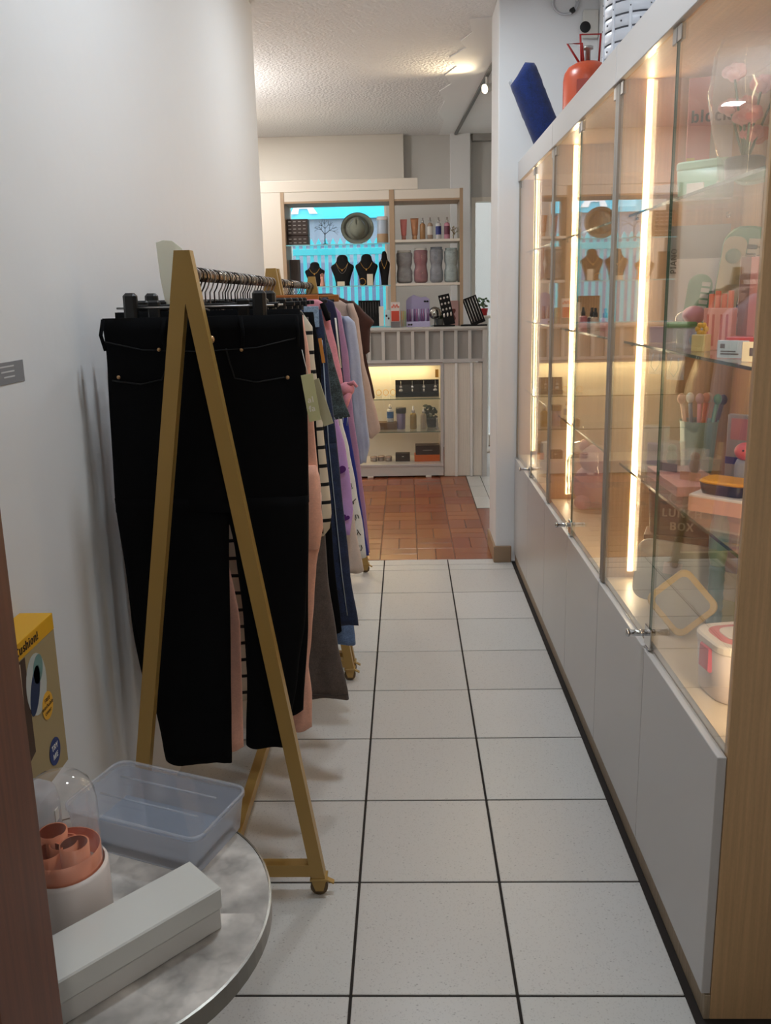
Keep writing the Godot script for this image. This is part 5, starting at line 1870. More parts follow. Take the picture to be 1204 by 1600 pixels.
func build_showcase_goods() -> void:
	var s := ns()
	var t: Node3D
	# ---- upper glass shelf of the showcase
	for k in 3:
		t = thing("ring_display", ["clear acrylic ring display, left of three beside the black board", "clear acrylic ring display, middle of three beside the black board", "clear acrylic ring display nearest the black board"][k], "display", Vector3(-0.085 + 0.055 * k, 0.6045, -5.05), 0, "acrylic ring displays")
		s = ns()
		cbox(s, Vector3(0, 0.006, 0), Vector3(0.048, 0.012, 0.05), 0.001)
		part("base", s, pane("acrylic", Color(0.95, 0.93, 0.88), 0.15, 0.03), t)
		s = ns(true)
		var q := []
		for j in 19:
			var a := TAU * j / 18
			q.append(Vector3(0.020 * cos(a), 0.036 + 0.022 * sin(a), 0))
		tube(s, q, 0.0022, 6)
		part("ring_loop", s, M["gold_metal"], t)
	t = thing("hairpin_board", "wide black board with four sparkling pendants in the showcase", "display board", Vector3(0.212, 0.6045, -5.05))
	s = ns()
	cbox(s, Vector3(0, 0.065, -0.012), Vector3(0.335, 0.128, 0.008), 0.001, Basis(Vector3(1, 0, 0), -0.12))
	part("board", s, mat("plum_velvet", Color(0.12, 0.07, 0.07), 0.9), t)
	s = ns()
	span(s, Vector3(-0.167, 0, -0.01), Vector3(0.167, 0.034, 0.03), 0.001)
	part("ledge", s, M["black_velvet"], t)
	for k in 4:
		var px := -0.125 + 0.088 * k
		s = ns(true)
		tube(s, [Vector3(px, 0.122, 0.0), Vector3(px, 0.08, 0.004)], 0.0022, 6)
		ball(s, Vector3(px, 0.076, 0.006), Vector3(0.011, 0.010, 0.004), 10, 6)
		ball(s, Vector3(px, 0.050, 0.010), Vector3(0.016 if k % 3 == 0 else 0.007, 0.012, 0.004), 10, 6)
		part("pendant", s, mat("bright_silver"), t)
	carton("brass_tag", "small brass tag at the right end inside the lit showcase", "tag", Vector3(0.370, 0.736, -5.20), Vector3(0.026, 0.062, 0.003), M["gold_metal"])
	# ---- middle shelf
	carton("flat_case", "flat brown case under the blue bottle in the showcase", "case", Vector3(-0.020, 0.3525, -5.08), Vector3(0.145, 0.055, 0.09), mat("brown_card", Color(0.38, 0.28, 0.20), 0.6))
	bottle("pump_bottle", "blue labelled bottle standing on the flat brown case", "bottle", Vector3(0.0, 0.408, -5.08), 0.027, 0.135, mat("white_bottle"), clear_cap_mat(), 0.24, mat("band_sky", Color(0.18, 0.38, 0.58), 0.35))
	t = thing("tumbler", "purple tumbler with a dark lid in the showcase", "tumbler", Vector3(0.084, 0.3525, -5.06))
	s = ns(true)
	lathe(s, [Vector2(0.030, 0), Vector2(0.033, 0.004), Vector2(0.036, 0.125)], 22)
	part("cup", s, mat("tumbler_purple", Color(0.42, 0.36, 0.50), 0.3), t)
	s = ns(true)
	lathe(s, [Vector2(0.040, 0.125), Vector2(0.041, 0.165), Vector2(0.038, 0.170)], 22)
	part("lid", s, mat("lid_dark", Color(0.20, 0.18, 0.17), 0.3), t)
	bottle("oil_bottle", "golden oil bottle with metal cap in the showcase", "bottle", Vector3(0.179, 0.3525, -5.06), 0.026, 0.180, mat("gold_liquid", Color(0.58, 0.47, 0.22), 0.12), clear_cap_mat(), 0.30)
	bottle("mist_bottle", "clear beige mist bottle beside the golden one", "bottle", Vector3(0.258, 0.3525, -5.06), 0.023, 0.165, mat("pale_liquid", Color(0.62, 0.56, 0.47), 0.12), clear_cap_mat(), 0.26)
	plant("dark green plant in the right corner of the showcase", Vector3(0.325, 0.3525, -5.14), 0.175, mat("leaf_dark", Color(0.13, 0.19, 0.13), 0.6), mat("pot_dark", Color(0.16, 0.16, 0.16), 0.6), 36)
	t = thing("chess_figure", "small silver turned figure at the right end of the showcase", "figure", Vector3(0.362, 0.3525, -5.02))
	s = ns(true)
	lathe(s, [Vector2(0.014, 0), Vector2(0.014, 0.012), Vector2(0.006, 0.022), Vector2(0.010, 0.045), Vector2(0.005, 0.058), Vector2(0.009, 0.075), Vector2(0.0, 0.088)], 14)
	part("body", s, M["steel"], t)
	# ---- bottom
	for k in 3:
		t = thing("round_tin", ["round silver tin at the left of the showcase bottom", "round silver tin stacked in the middle of the showcase bottom", "round silver tin next to the small black box"][k], "tin", Vector3(-0.135 + 0.058 * k, 0.1045, -5.04 - 0.02 * (k % 2)), 0, "round silver tins")
		s = ns(true)
		lathe(s, [Vector2(0.027, 0), Vector2(0.0275, 0.002), Vector2(0.0275, 0.022), Vector2(0.025, 0.025)], 20)
		part("tin", s, M["steel"], t)
		s = ns(true)
		lathe(s, [Vector2(0.0285, 0.0255), Vector2(0.0285, 0.036), Vector2(0.026, 0.039)], 20)
		part("lid", s, mat("tin_lid", Color(0.74, 0.66, 0.62), 0.25, 0.6), t)
	carton("gift_box", "small black box on the showcase bottom", "box", Vector3(0.092, 0.1045, -5.05), Vector3(0.112, 0.060, 0.08), mat("black_card", Color(0.09, 0.08, 0.09), 0.6), 0.0, [[0.45, 0.6, 0.58, 0.68, mat("label_white")]])
	carton("gift_box", "flat orange box under the dark box in the showcase", "box", Vector3(0.282, 0.1045, -5.05), Vector3(0.196, 0.052, 0.11), mat("orange_card", Color(0.82, 0.38, 0.10), 0.55))
	carton("gift_box", "dark maroon box with a silver line on the orange box", "box", Vector3(0.286, 0.157, -5.05), Vector3(0.188, 0.072, 0.11), mat("maroon_card", Color(0.12, 0.08, 0.08), 0.55), 0.0, [[0.30, 0.47, 0.70, 0.53, mat("bright_silver")]])


func clear_cap_mat() -> Material:
	return mat("silver_cap", Color(0.80, 0.79, 0.78), 0.2, 0.6)


# ================================================================ goods inside the glass cabinets
func rounded_tub(called: String, label: String, at: Vector3, size: Vector3, r: float, body: Material, lid: Material, turn: float, lid_share := 0.22) -> Node3D:
	var t := thing(called, label, "lunch box", at, turn, "lunch boxes in the near cabinet")
	var flat := Basis(Vector3(1, 0, 0), -PI / 2)
	var s := ns(true)
	var rings := []
	for e in [[0.0, 0.90], [0.006, 0.94], [size.y * (1 - lid_share), 1.0]]:
		var ring := []
		for p in rrect(size.x * e[1], size.z * e[1], r):
			ring.append(Vector3(p.x, e[0], p.y))
		rings.append(ring)
	loft(s, rings)
	part("body", s, body, t)
	s = ns()
	slab(s, rrect(size.x * 1.02, size.z * 1.02, r), 0, size.y * lid_share, Transform3D(flat, Vector3(0, size.y * (1 - lid_share), 0)), 0.004)
	part("lid", s, lid, t)
	return t


func build_cabinet_goods() -> void:
	var s := ns()
	var t: Node3D
	var face := -0.75
	var lab := mat("label_white")
	# ---------------- near cabinet, top shelf
	var y := 1.5605
	t = rounded_tub("lunch_box", "mint green lunch box with handle on the top shelf", Vector3(0.825, y, -0.60), Vector3(0.125, 0.088, 0.10), 0.022, mat("mint_plastic", Color(0.55, 0.74, 0.62), 0.35), mat("mint_lid", Color(0.62, 0.78, 0.66), 0.35), face)
	s = ns()
	span(s, Vector3(-0.03, 0.012, 0.047), Vector3(0.01, 0.04, 0.0505), 0.001)
	part("white_sticker", s, lab, t)
	carton("clear_case", "small clear plastic case beside the mint lunch box", "case", Vector3(0.757, y, -0.70), Vector3(0.060, 0.050, 0.045), M["clear_plastic"], face)
	t = carton("toy_carton", "tall pink and lilac toy carton marked block on the top shelf", "carton", Vector3(0.885, y, -0.790), Vector3(0.105, 0.305, 0.06), mat("toy_pink", Color(0.86, 0.52, 0.50), 0.5), -0.35, [[0.52, 0.35, 1.0, 1.0, mat("toy_cream", Color(0.80, 0.74, 0.72), 0.5)], [0.0, 0.0, 1.0, 0.35, mat("toy_lilac", Color(0.60, 0.50, 0.60), 0.5)], [0.10, 0.05, 0.60, 0.30, mat("toy_grey", Color(0.55, 0.50, 0.54), 0.5)], [0.02, 0.30, 0.20, 0.40, mat("toy_yellow", Color(0.86, 0.70, 0.30), 0.5)], [0.0, 0.0, 0.35, 0.08, mat("toy_teal", Color(0.35, 0.52, 0.56), 0.5)]])
	letters("print_block", "block", 0.036, mat("print_dark"), t, Transform3D(Basis(), Vector3(0.0, 0.215, 0.0312)), true)
	# bouquet in cellophane
	t = thing("wrapped_bouquet", "pink artificial bouquet wrapped in glittering cellophane", "bouquet", Vector3(0.845, y, -0.450))
	s = ns(true)
	lathe(s, [Vector2(0.034, 0), Vector2(0.036, 0.003), Vector2(0.040, 0.070), Vector2(0.037, 0.074)], 18)
	part("black_pot", s, M["black_plastic"], t)
	for k in 9:
		s = ns(true)
		var a := k * 2.4
		var rr := 0.010 + 0.0055 * k
		var c := Vector3(cos(a) * rr, 0.120 + 0.030 * (k % 5), sin(a) * rr)
		for j in 6:
			var b := TAU * j / 6
			ball(s, c + Vector3(cos(b) * 0.012, 0.006 * sin(b * 2), sin(b) * 0.012), Vector3(0.014, 0.011, 0.014), 8, 5)
		ball(s, c + Vector3(0, 0.008, 0), Vector3(0.011, 0.012, 0.011), 8, 5)
		part("flower", s, mat("petal_%d" % (k % 3), [Color(0.87, 0.50, 0.48), Color(0.90, 0.62, 0.60), Color(0.86, 0.42, 0.32)][k % 3], 0.6), t)
		s = ns(true)
		tube(s, [Vector3(0, 0.06, 0), c], 0.0025, 5)
		part("stem", s, mat("stem_green", Color(0.30, 0.42, 0.28), 0.7), t)
	s = ns(true)
	var rings := []
	for e in [[0.0, 0.052], [0.07, 0.050], [0.12, 0.062], [0.20, 0.078], [0.27, 0.070], [0.30, 0.060]]:
		var ring := []
		for k in 26:
			var a := TAU * k / 26
			var rr: float = e[1] * (1.0 + 0.10 * sin(a * 7 + e[0] * 20))
			ring.append(Vector3(rr * cos(a), e[0] + 0.001, rr * sin(a)))
		rings.append(ring)
	loft(s, rings, false, false)
	part("cellophane_sleeve", s, M["cellophane"], t)
	carton("blue_carton", "tall blue and teal carton at the right end of the top shelf", "carton", Vector3(0.885, y, -0.270), Vector3(0.11, 0.235, 0.07), mat("carton_blue", Color(0.20, 0.28, 0.46), 0.5), face, [[0.0, 0.72, 1.0, 1.0, mat("carton_teal", Color(0.22, 0.50, 0.52), 0.5)]])
	# ---------------- near cabinet, second shelf
	y = 1.2375
	t = carton("keyboard_carton", "white and grey carton picturing a green toy keyboard", "carton", Vector3(0.868, y, -0.780), Vector3(0.145, 0.285, 0.055), mat("carton_white"), -0.30, [[0.0, 0.72, 1.0, 1.0, mat("carton_grey", Color(0.58, 0.55, 0.53), 0.5)], [0.88, 0.0, 1.0, 0.72, mat("toy_pink")]])
	s = ns()
	slab(s, rrect(0.058, 0.135, 0.028), 0.0278, 0.0290, Transform3D(Basis(Vector3(0, 0, 1), -0.12), Vector3(0.005, 0.10, 0)))
	part("printed_keyboard", s, mat("print_sage", Color(0.52, 0.68, 0.57), 0.5), t)
	for k in 7:
		s = ns()
		slab(s, rrect(0.020, 0.010, 0.001), 0.0290, 0.0296, Transform3D(Basis(Vector3(0, 0, 1), -0.12), Vector3(0.018 + 0.0018 * (k - 3), 0.055 + 0.0145 * k, 0)))
		part("printed_key", s, lab, t)
	letters("print_side", "PIANO", 0.020, mat("print_slate", Color(0.32, 0.30, 0.30), 0.6), t, Transform3D(Basis(Vector3(0, 0, 1), PI / 2), Vector3(-0.056, 0.20, 0.0288)), true)
	# green toy piano leaning back
	t = thing("toy_piano", "green toy piano with white keys standing on end", "toy", Vector3(0.922, y, -0.625), -0.50)
	var lean := Basis(Vector3(1, 0, 0), -0.10) * Basis(Vector3(0, 0, 1), -0.10)
	var gp := mat("toy_green", Color(0.33, 0.60, 0.48), 0.35)
	s = ns()
	slab(s, rrect(0.110, 0.262, 0.045), -0.018, 0.018, Transform3D(lean, Vector3(0, 0.140, 0)), 0.006)
	part("case", s, gp, t)
	s = ns()
	slab(s, rrect(0.052, 0.20, 0.020), 0.018, 0.0205, Transform3D(lean, Vector3(0, 0.140, 0) + lean * Vector3(-0.026, 0.005, 0)), 0.001)
	var pn := part("control_panel", s, mat("toy_beige", Color(0.76, 0.72, 0.60), 0.45), t)
	s = ns(true)
	lathe(s, [Vector2(0.017, 0.0), Vector2(0.017, 0.004), Vector2(0.006, 0.0045)], 18, Vector3(0, 0.140, 0) + lean * Vector3(-0.026, 0.06, 0.0205), lean * Basis(Vector3(1, 0, 0), PI / 2))
	part("speaker_knob", s, mat("toy_sage", Color(0.48, 0.60, 0.52), 0.4), pn)
	for k in 10:
		s = ns()
		cbox(s, Vector3(0, 0.140, 0) + lean * Vector3(0.024, -0.083 + 0.0195 * k, 0.020), Vector3(0.044, 0.0185, 0.005), 0.001, lean)
		part("white_key", s, mat("key_white", Color(0.88, 0.86, 0.82), 0.3), t)
	for k in [0, 1, 3, 4, 5, 7, 8]:
		s = ns()
		cbox(s, Vector3(0, 0.140, 0) + lean * Vector3(0.012, -0.0735 + 0.0195 * k, 0.0245), Vector3(0.022, 0.0095, 0.005), 0.001, lean)
		part("black_key", s, M["black_plastic"], t)
	t = carton("wrapped_carton", "pink toy carton in clear plastic leaning at the right of the piano", "carton", Vector3(0.895, y, -0.420), Vector3(0.095, 0.195, 0.04), mat("toy_rose", Color(0.80, 0.52, 0.50), 0.4), face, [[0.0, 0.0, 0.22, 1.0, mat("toy_brown", Color(0.50, 0.32, 0.26), 0.5)]])
	s = ns()
	cbox(s, Vector3(0, 0.099, 0), Vector3(0.099, 0.199, 0.045), 0.002)
	part("plastic_wrap", s, M["cellophane"], t)
	t = carton("fries_pouch", "pink fries-shaped pouch in a clear bag before the piano", "pouch", Vector3(0.812, y, -0.445), Vector3(0.062, 0.090, 0.028), mat("pouch_pink", Color(0.86, 0.62, 0.58), 0.5), face, [[0.12, 0.10, 0.20, 0.85, mat("pouch_stripe", Color(0.74, 0.36, 0.32), 0.5)], [0.32, 0.10, 0.40, 0.85, mat("pouch_stripe")], [0.60, 0.10, 0.68, 0.85, mat("pouch_stripe")], [0.80, 0.10, 0.88, 0.85, mat("pouch_stripe")]])
	for k in 4:
		s = ns()
		cbox(s, Vector3(-0.021 + 0.014 * k, 0.100 + 0.006 * (k % 2), 0), Vector3(0.009, 0.04, 0.010), 0.001)
		part("fry", s, mat("fry_orange", Color(0.86, 0.50, 0.40), 0.5), t)
	carton("red_case", "rounded red glasses case at the right of the second shelf", "case", Vector3(0.838, y, -0.310), Vector3(0.105, 0.034, 0.045), mat("case_red", Color(0.78, 0.28, 0.24), 0.3), face)
	carton("tent_card", "pale blue printed card at the shelf edge", "card", Vector3(0.752, y, -0.205), Vector3(0.060, 0.034, 0.003), mat("card_sky", Color(0.66, 0.74, 0.82), 0.6), face, [[0.1, 0.55, 0.25, 0.8, mat("print_slate")], [0.12, 0.2, 0.7, 0.28, mat("print_slate")], [0.12, 0.35, 0.6, 0.42, mat("print_slate")]])
	carton("tent_card", "cream printed card at the right end of the shelf edge", "card", Vector3(0.752, y, -0.115), Vector3(0.036, 0.036, 0.003), mat("card_cream"), face, [[0.4, 0.3, 0.75, 0.7, mat("print_slate")]])
	t = carton("clear_tub", "clear tub with a green lid at the shelf edge", "tub", Vector3(0.760, y, -0.545), Vector3(0.055, 0.045, 0.045), M["clear_plastic"], face)
	s = ns()
	span(s, Vector3(-0.03, 0.0455, -0.025), Vector3(0.03, 0.058, 0.025), 0.004)
	part("green_lid", s, mat("lid_green", Color(0.35, 0.56, 0.30), 0.4), t)
	t = carton("clear_tub", "clear tub of small erasers next to the green-lidded tub", "tub", Vector3(0.775, y, -0.478), Vector3(0.045, 0.045, 0.04), M["clear_plastic"], face)
	s = ns(true)
	ball(s, Vector3(0, 0.02, 0), Vector3(0.017, 0.016, 0.014), 10, 6)
	part("content", s, mat("toy_teal"), t)
	t = carton("flower_tub", "yellow tub topped with a yellow flower", "tub", Vector3(0.762, y, -0.410), Vector3(0.030, 0.036, 0.030), mat("tub_yellow", Color(0.80, 0.74, 0.52), 0.4), face)
	s = ns(true)
	for k in 6:
		ball(s, Vector3(0.009 * cos(TAU * k / 6), 0.047 + 0.009 * sin(TAU * k / 6), 0.0), Vector3(0.0065, 0.0065, 0.005), 8, 5)
	part("flower", s, mat("flower_yellow", Color(0.84, 0.66, 0.22), 0.5), t)
	carton("small_carton", "small lilac pink carton next to the light strip", "carton", Vector3(0.778, y, -0.755), Vector3(0.045, 0.040, 0.04), mat("carton_mauve", Color(0.68, 0.55, 0.58), 0.5), face)
	t = thing("snow_globe", "clear round toy capsule beside the keyboard carton", "toy", Vector3(0.825, y, -0.715))
	s = ns(true)
	lathe(s, [Vector2(0.020, 0), Vector2(0.020, 0.030), Vector2(0.018, 0.034)], 16)
	part("base", s, mat("capsule_base", Color(0.62, 0.58, 0.44), 0.4), t)
	s = ns(true)
	ball(s, Vector3(0, 0.056, 0), Vector3(0.025, 0.025, 0.025), 16, 10)
	part("globe", s, M["cellophane"], t)
	t = thing("pink_figurine", "pink and purple figurine before the keyboard carton", "figurine", Vector3(0.822, y, -0.645))
	s = ns(true)
	lathe(s, [Vector2(0.018, 0), Vector2(0.020, 0.01), Vector2(0.014, 0.045), Vector2(0.010, 0.05)], 14)
	part("body", s, mat("figurine_mauve", Color(0.56, 0.42, 0.54), 0.5), t)
	s = ns(true)
	ball(s, Vector3(0, 0.070, 0), Vector3(0.028, 0.022, 0.024), 14, 8)
	part("head", s, mat("figurine_pink", Color(0.84, 0.60, 0.64), 0.5), t)
	# ---------------- near cabinet, third shelf
	y = 0.9055
	t = thing("pencil_cup", "ribbed sea-green pencil cup full of novelty pens", "cup", Vector3(0.880, y, -0.735))
	s = ns(true)
	rings = []
	for e in [[0.0, 0.036], [0.004, 0.038], [0.128, 0.046], [0.134, 0.048], [0.134, 0.045], [0.010, 0.036]]:
		var ring := []
		for k in 48:
			var a := TAU * k / 48
			var rr: float = e[1] * (1.0 + (0.02 if k % 4 < 2 else -0.02))
			ring.append(Vector3(rr * cos(a), e[0], rr * sin(a)))
		rings.append(ring)
	loft(s, rings.slice(0, 4), true, false)
	part("cup", s, mat("cup_teal", Color(0.52, 0.66, 0.64), 0.35), t)
	var pen_look := [["novelty pen with a black and white ball head", Color(0.40, 0.46, 0.50), Color(0.86, 0.86, 0.84)], ["novelty pen with a pale pink head", Color(0.84, 0.52, 0.50), Color(0.86, 0.66, 0.66)], ["coral novelty pen leaning to the right", Color(0.86, 0.48, 0.40), Color(0.88, 0.60, 0.52)], ["pink novelty pen with a cream top", Color(0.88, 0.62, 0.58), Color(0.86, 0.78, 0.70)], ["green topped novelty pen", Color(0.45, 0.60, 0.42), Color(0.36, 0.58, 0.36)], ["dark red novelty pen hanging out of the cup", Color(0.38, 0.12, 0.12), Color(0.30, 0.10, 0.12)], ["slim peach pencil at the left of the cup", Color(0.84, 0.66, 0.52), Color(0.80, 0.58, 0.46)]]
	for k in pen_look.size():
		var p := thing("novelty_pen", pen_look[k][0], "pen", Vector3(0.880, y + 0.012, -0.735), 0, "novelty pens in the cup")
		var tilt: float = [-0.10, -0.01, 0.10, 0.16, 0.24, 0.34, -0.22][k]
		var o := Vector3(sin(tilt) * 0.05, 0, 0.012 * ((k * 5) % 3 - 1))
		var d := Vector3(sin(tilt) * 0.75, cos(tilt), 0.06 * ((k * 3) % 3 - 1)).normalized()
		s = ns(true)
		tube(s, [o, o + d * 0.165], 0.0055, 8)
		part("barrel", s, mat("pen_%d" % k, pen_look[k][1], 0.4), p)
		s = ns(true)
		ball(s, o + d * 0.178, Vector3(0.011, 0.014, 0.010), 10, 6)
		part("top", s, mat("pen_top_%d" % k, pen_look[k][2], 0.4), p)
	t = carton("clear_case", "clear upright case of violet stationery by the light strip", "case", Vector3(0.782, y, -0.770), Vector3(0.060, 0.115, 0.035), M["clear_plastic"], face)
	s = ns()
	span(s, Vector3(-0.02, 0.01, -0.008), Vector3(0.02, 0.07, 0.008), 0.003)
	part("content", s, mat("violet_paper", Color(0.46, 0.34, 0.46), 0.5), t)
	carton("pink_tray", "flat pink carton carrying two boxed figures", "carton", Vector3(0.802, y, -0.575), Vector3(0.24, 0.024, 0.12), mat("carton_blush", Color(0.80, 0.60, 0.58), 0.45), PI / 2)
	for k in 2:
		t = carton("boxed_figure", ["clear boxed green and white figure on the pink carton", "clear boxed brown and pink figure on the pink carton"][k], "figure", Vector3([0.785, 0.805][k], y + 0.0245, [-0.640, -0.530][k]), Vector3(0.05, 0.072, 0.04), M["clear_plastic"], face, [[0.0, 0.0, 1.0, 0.28, mat("figure_plum", Color(0.36, 0.26, 0.34), 0.5) if k == 0 else mat("figure_blush", Color(0.80, 0.62, 0.52), 0.5)]])
		s = ns(true)
		ball(s, Vector3(0, 0.032, 0), Vector3(0.014, 0.018, 0.011), 12, 7)
		ball(s, Vector3(0, 0.054, 0), Vector3(0.012, 0.011, 0.010), 12, 7)
		part("figure", s, mat("figure_%d" % k, [Color(0.55, 0.60, 0.46), Color(0.50, 0.34, 0.26)][k], 0.5), t)
	t = thing("pig_bottle", "clear bottle with a pink pig-face stopper", "bottle", Vector3(0.868, y, -0.400))
	s = ns(true)
	lathe(s, [Vector2(0.018, 0), Vector2(0.020, 0.004), Vector2(0.020, 0.085), Vector2(0.016, 0.096)], 18)
	part("body", s, M["frosted_plastic"], t)
	s = ns(true)
	ball(s, Vector3(0, 0.114, 0), Vector3(0.023, 0.020, 0.021), 14, 8)
	ball(s, Vector3(-0.004, 0.110, 0.020), Vector3(0.008, 0.006, 0.005), 10, 6)
	part("stopper", s, mat("stopper_pink", Color(0.90, 0.42, 0.42), 0.4), t)
	for sg in [-1.0, 1.0]:
		s = ns(true)
		ball(s, Vector3(-0.003 + sg * 0.009, 0.119, 0.018), Vector3(0.0025, 0.0025, 0.002), 8, 5)
		part("eye", s, M["black_plastic"], t)
	carton("blister_card", "pale blister card with a blue band leaning at the back", "card", Vector3(0.935, y, -0.560), Vector3(0.090, 0.170, 0.02), mat("blister_grey", Color(0.66, 0.64, 0.62), 0.4), face, [[0.0, 0.30, 1.0, 0.40, mat("band_royal", Color(0.20, 0.24, 0.52), 0.5)], [0.1, 0.65, 0.9, 0.95, mat("toy_rose")]])
	carton("white_pink_carton", "white and peach carton under the yellow lidded box", "carton", Vector3(0.808, y, -0.335), Vector3(0.120, 0.036, 0.10), mat("carton_white"), face, [[0.0, 0.0, 1.0, 0.85, mat("carton_peach", Color(0.84, 0.64, 0.56), 0.5)]])
	t = rounded_tub("lidded_box", "dark rounded box with a bright yellow lid on the third shelf", Vector3(0.808, y + 0.0365, -0.335), Vector3(0.100, 0.030, 0.072), 0.018, mat("tub_dark", Color(0.16, 0.12, 0.14), 0.4), mat("lid_yellow", Color(0.88, 0.62, 0.10), 0.35), face, 0.25)
	t.set_meta("category", "box")
	for k in 2:
		t = carton("hanging_pack", ["clear hook pack hanging under the second shelf by the light strip", "clear hook pack hanging under the second shelf before the seam"][k], "pack", Vector3(0.745, 1.166, [-0.665, -0.520][k]), Vector3(0.042, 0.062, 0.006), M["clear_plastic"], face)
		s = ns(true)
		tube(s, [Vector3(-0.008, 0.05, 0.004), Vector3(-0.012, 0.02, 0.006), Vector3(0.0, 0.008, 0.007), Vector3(0.010, 0.024, 0.006), Vector3(0.008, 0.05, 0.004)], 0.002, 6)
		part("hook", s, M["steel"], t)
	# ---------------- near cabinet, bottom
	y = 0.5715
	carton("brown_tub", "brown storage tub behind the grey lunch box", "tub", Vector3(0.855, y, -0.745), Vector3(0.185, 0.165, 0.09), mat("tub_brown", Color(0.34, 0.27, 0.20), 0.5), -0.35)
	t = rounded_tub("lunch_box", "dark brown lunch bag printed LUNCH BOX lying on the brown tub", Vector3(0.858, y + 0.166, -0.740), Vector3(0.180, 0.128, 0.085), 0.02, mat("bag_brown", Color(0.30, 0.24, 0.18), 0.6), mat("bag_edge", Color(0.36, 0.29, 0.21), 0.6), -0.35, 0.12)
	letters("print_lunch", "LUNCH\nBOX", 0.030, mat("print_cream", Color(0.70, 0.66, 0.58), 0.6), t, Transform3D(Basis(), Vector3(-0.005, 0.045, 0.0430)), true)
	s = ns(true)
	var q := []
	for k in 19:
		q.append(Vector3(-0.01 + 0.028 * cos(TAU * k / 18), 0.102 + 0.020 * sin(TAU * k / 18), 0.0435))
	tube(s, q, 0.003, 6)
	part("printed_ring", s, mat("print_cream"), t)
	# grey lunch box standing on its long edge
	t = thing("lunch_box", "grey translucent lunch box standing on edge at the front left", "lunch box", Vector3(0.806, y, -0.630), -0.25, "lunch boxes in the near cabinet")
	var tip := Basis(Vector3(1, 0, 0), -0.22) * Basis(Vector3(0, 0, 1), -0.10)
	s = ns()
	slab(s, rrect(0.195, 0.150, 0.030), -0.028, 0.022, Transform3D(tip, Vector3(0, 0.095, 0)), 0.006)
	part("body", s, mat("box_grey", Color(0.52, 0.54, 0.53), 0.25), t)
	s = ns()
	slab(s, rrect(0.200, 0.155, 0.032), 0.0225, 0.031, Transform3D(tip, Vector3(0, 0.095, 0)), 0.003)
	part("lid", s, mat("box_grey_lid", Color(0.58, 0.60, 0.59), 0.2), t)
	s = ns()
	slab(s, rrect(0.045, 0.030, 0.003), 0.0312, 0.0318, Transform3D(tip, Vector3(0, 0.095, 0) + tip * Vector3(-0.01, 0.01, 0)))
	part("sticker", s, mat("sticker_grey", Color(0.72, 0.66, 0.64), 0.5), t)
	# yellow-rimmed lid standing on a corner
	t = thing("yellow_rim_box", "grey lunch box lid with a thick yellow rim leaning on its corner", "lunch box", Vector3(0.765, y, -0.445), -0.30, "lunch boxes in the near cabinet")
	var dia := Basis(Vector3(1, 0, 0), -0.30) * Basis(Vector3(0, 0, 1), 0.74)
	s = ns()
	slab(s, rrect(0.122, 0.122, 0.022), -0.008, 0.006, Transform3D(dia, Vector3(0, 0.083, 0)), 0.003)
	part("rim", s, mat("rim_yellow", Color(0.80, 0.66, 0.32), 0.35), t)
	s = ns()
	slab(s, rrect(0.094, 0.094, 0.014), 0.006, 0.0075, Transform3D(dia, Vector3(0, 0.083, 0)))
	part("grey_face", s, mat("face_grey", Color(0.56, 0.55, 0.52), 0.2), t)
	# pink and white bento at the front
	t = rounded_tub("bento_box", "white bento box with pink lid and pink clips at the front right", Vector3(0.800, y, -0.165), Vector3(0.165, 0.122, 0.135), 0.04, mat("bento_white", Color(0.86, 0.80, 0.78), 0.3), mat("bento_lid", Color(0.88, 0.84, 0.80), 0.3), 0.15, 0.16)
	var flat := Basis(Vector3(1, 0, 0), -PI / 2)
	s = ns()
	slab(s, rrect(0.135, 0.105, 0.034), 0, 0.004, Transform3D(flat, Vector3(0, 0.1182, 0)), 0.002)
	part("pink_inlay", s, mat("inlay_pink", Color(0.84, 0.46, 0.46), 0.35), t)
	s = ns()
	slab(s, rrect(0.095, 0.070, 0.024), 0, 0.003, Transform3D(flat, Vector3(0, 0.1223, 0)), 0.001)
	part("cream_plate", s, mat("bento_lid"), t)
	for p in [[Vector3(-0.081, 0.080, 0.0), 0.012, 0.045], [Vector3(0.0, 0.080, 0.0655), 0.045, 0.012]]:
		s = ns()
		cbox(s, p[0], Vector3(p[1], 0.055, p[2]), 0.005)
		part("clip", s, mat("clip_pink", Color(0.86, 0.32, 0.42), 0.35), t)
	# teal spiral brush
	t = thing("bottle_brush", "tall teal ribbed flask in the near cabinet", "flask", Vector3(0.850, y, -0.470))
	s = ns(true)
	var prof := []
	for k in 16:
		prof.append(Vector2(0.0185 if k % 2 == 0 else 0.0165, 0.011 * k))
	lathe(s, prof, 16)
	part("ribbed_body", s, mat("flask_teal", Color(0.16, 0.42, 0.46), 0.4), t)
	s = ns(true)
	lathe(s, [Vector2(0.016, 0.166), Vector2(0.021, 0.19), Vector2(0.022, 0.25), Vector2(0.019, 0.272), Vector2(0.014, 0.28), Vector2(0.017, 0.292), Vector2(0.012, 0.302)], 18)
	part("pale_top", s, mat("flask_mint", Color(0.48, 0.64, 0.58), 0.35), t)
	for k in 4:
		carton("stacked_carton", ["lowest yellow-green carton of the small stack", "second white carton of the small stack", "third lilac carton of the small stack", "topmost pink carton of the small stack"][k], "carton", Vector3(0.915, y + 0.0705 * k, -0.500), Vector3(0.075, 0.070, 0.06), mat("stack_%d" % k, [Color(0.72, 0.68, 0.44), Color(0.80, 0.76, 0.72), Color(0.66, 0.60, 0.68), Color(0.84, 0.64, 0.62)][k], 0.5), face, [], "stack of small cartons")
	t = thing("yellow_tin", "yellow round tin half hidden at the right edge of the near cabinet", "tin", Vector3(0.925, y, -0.360))
	s = ns(true)
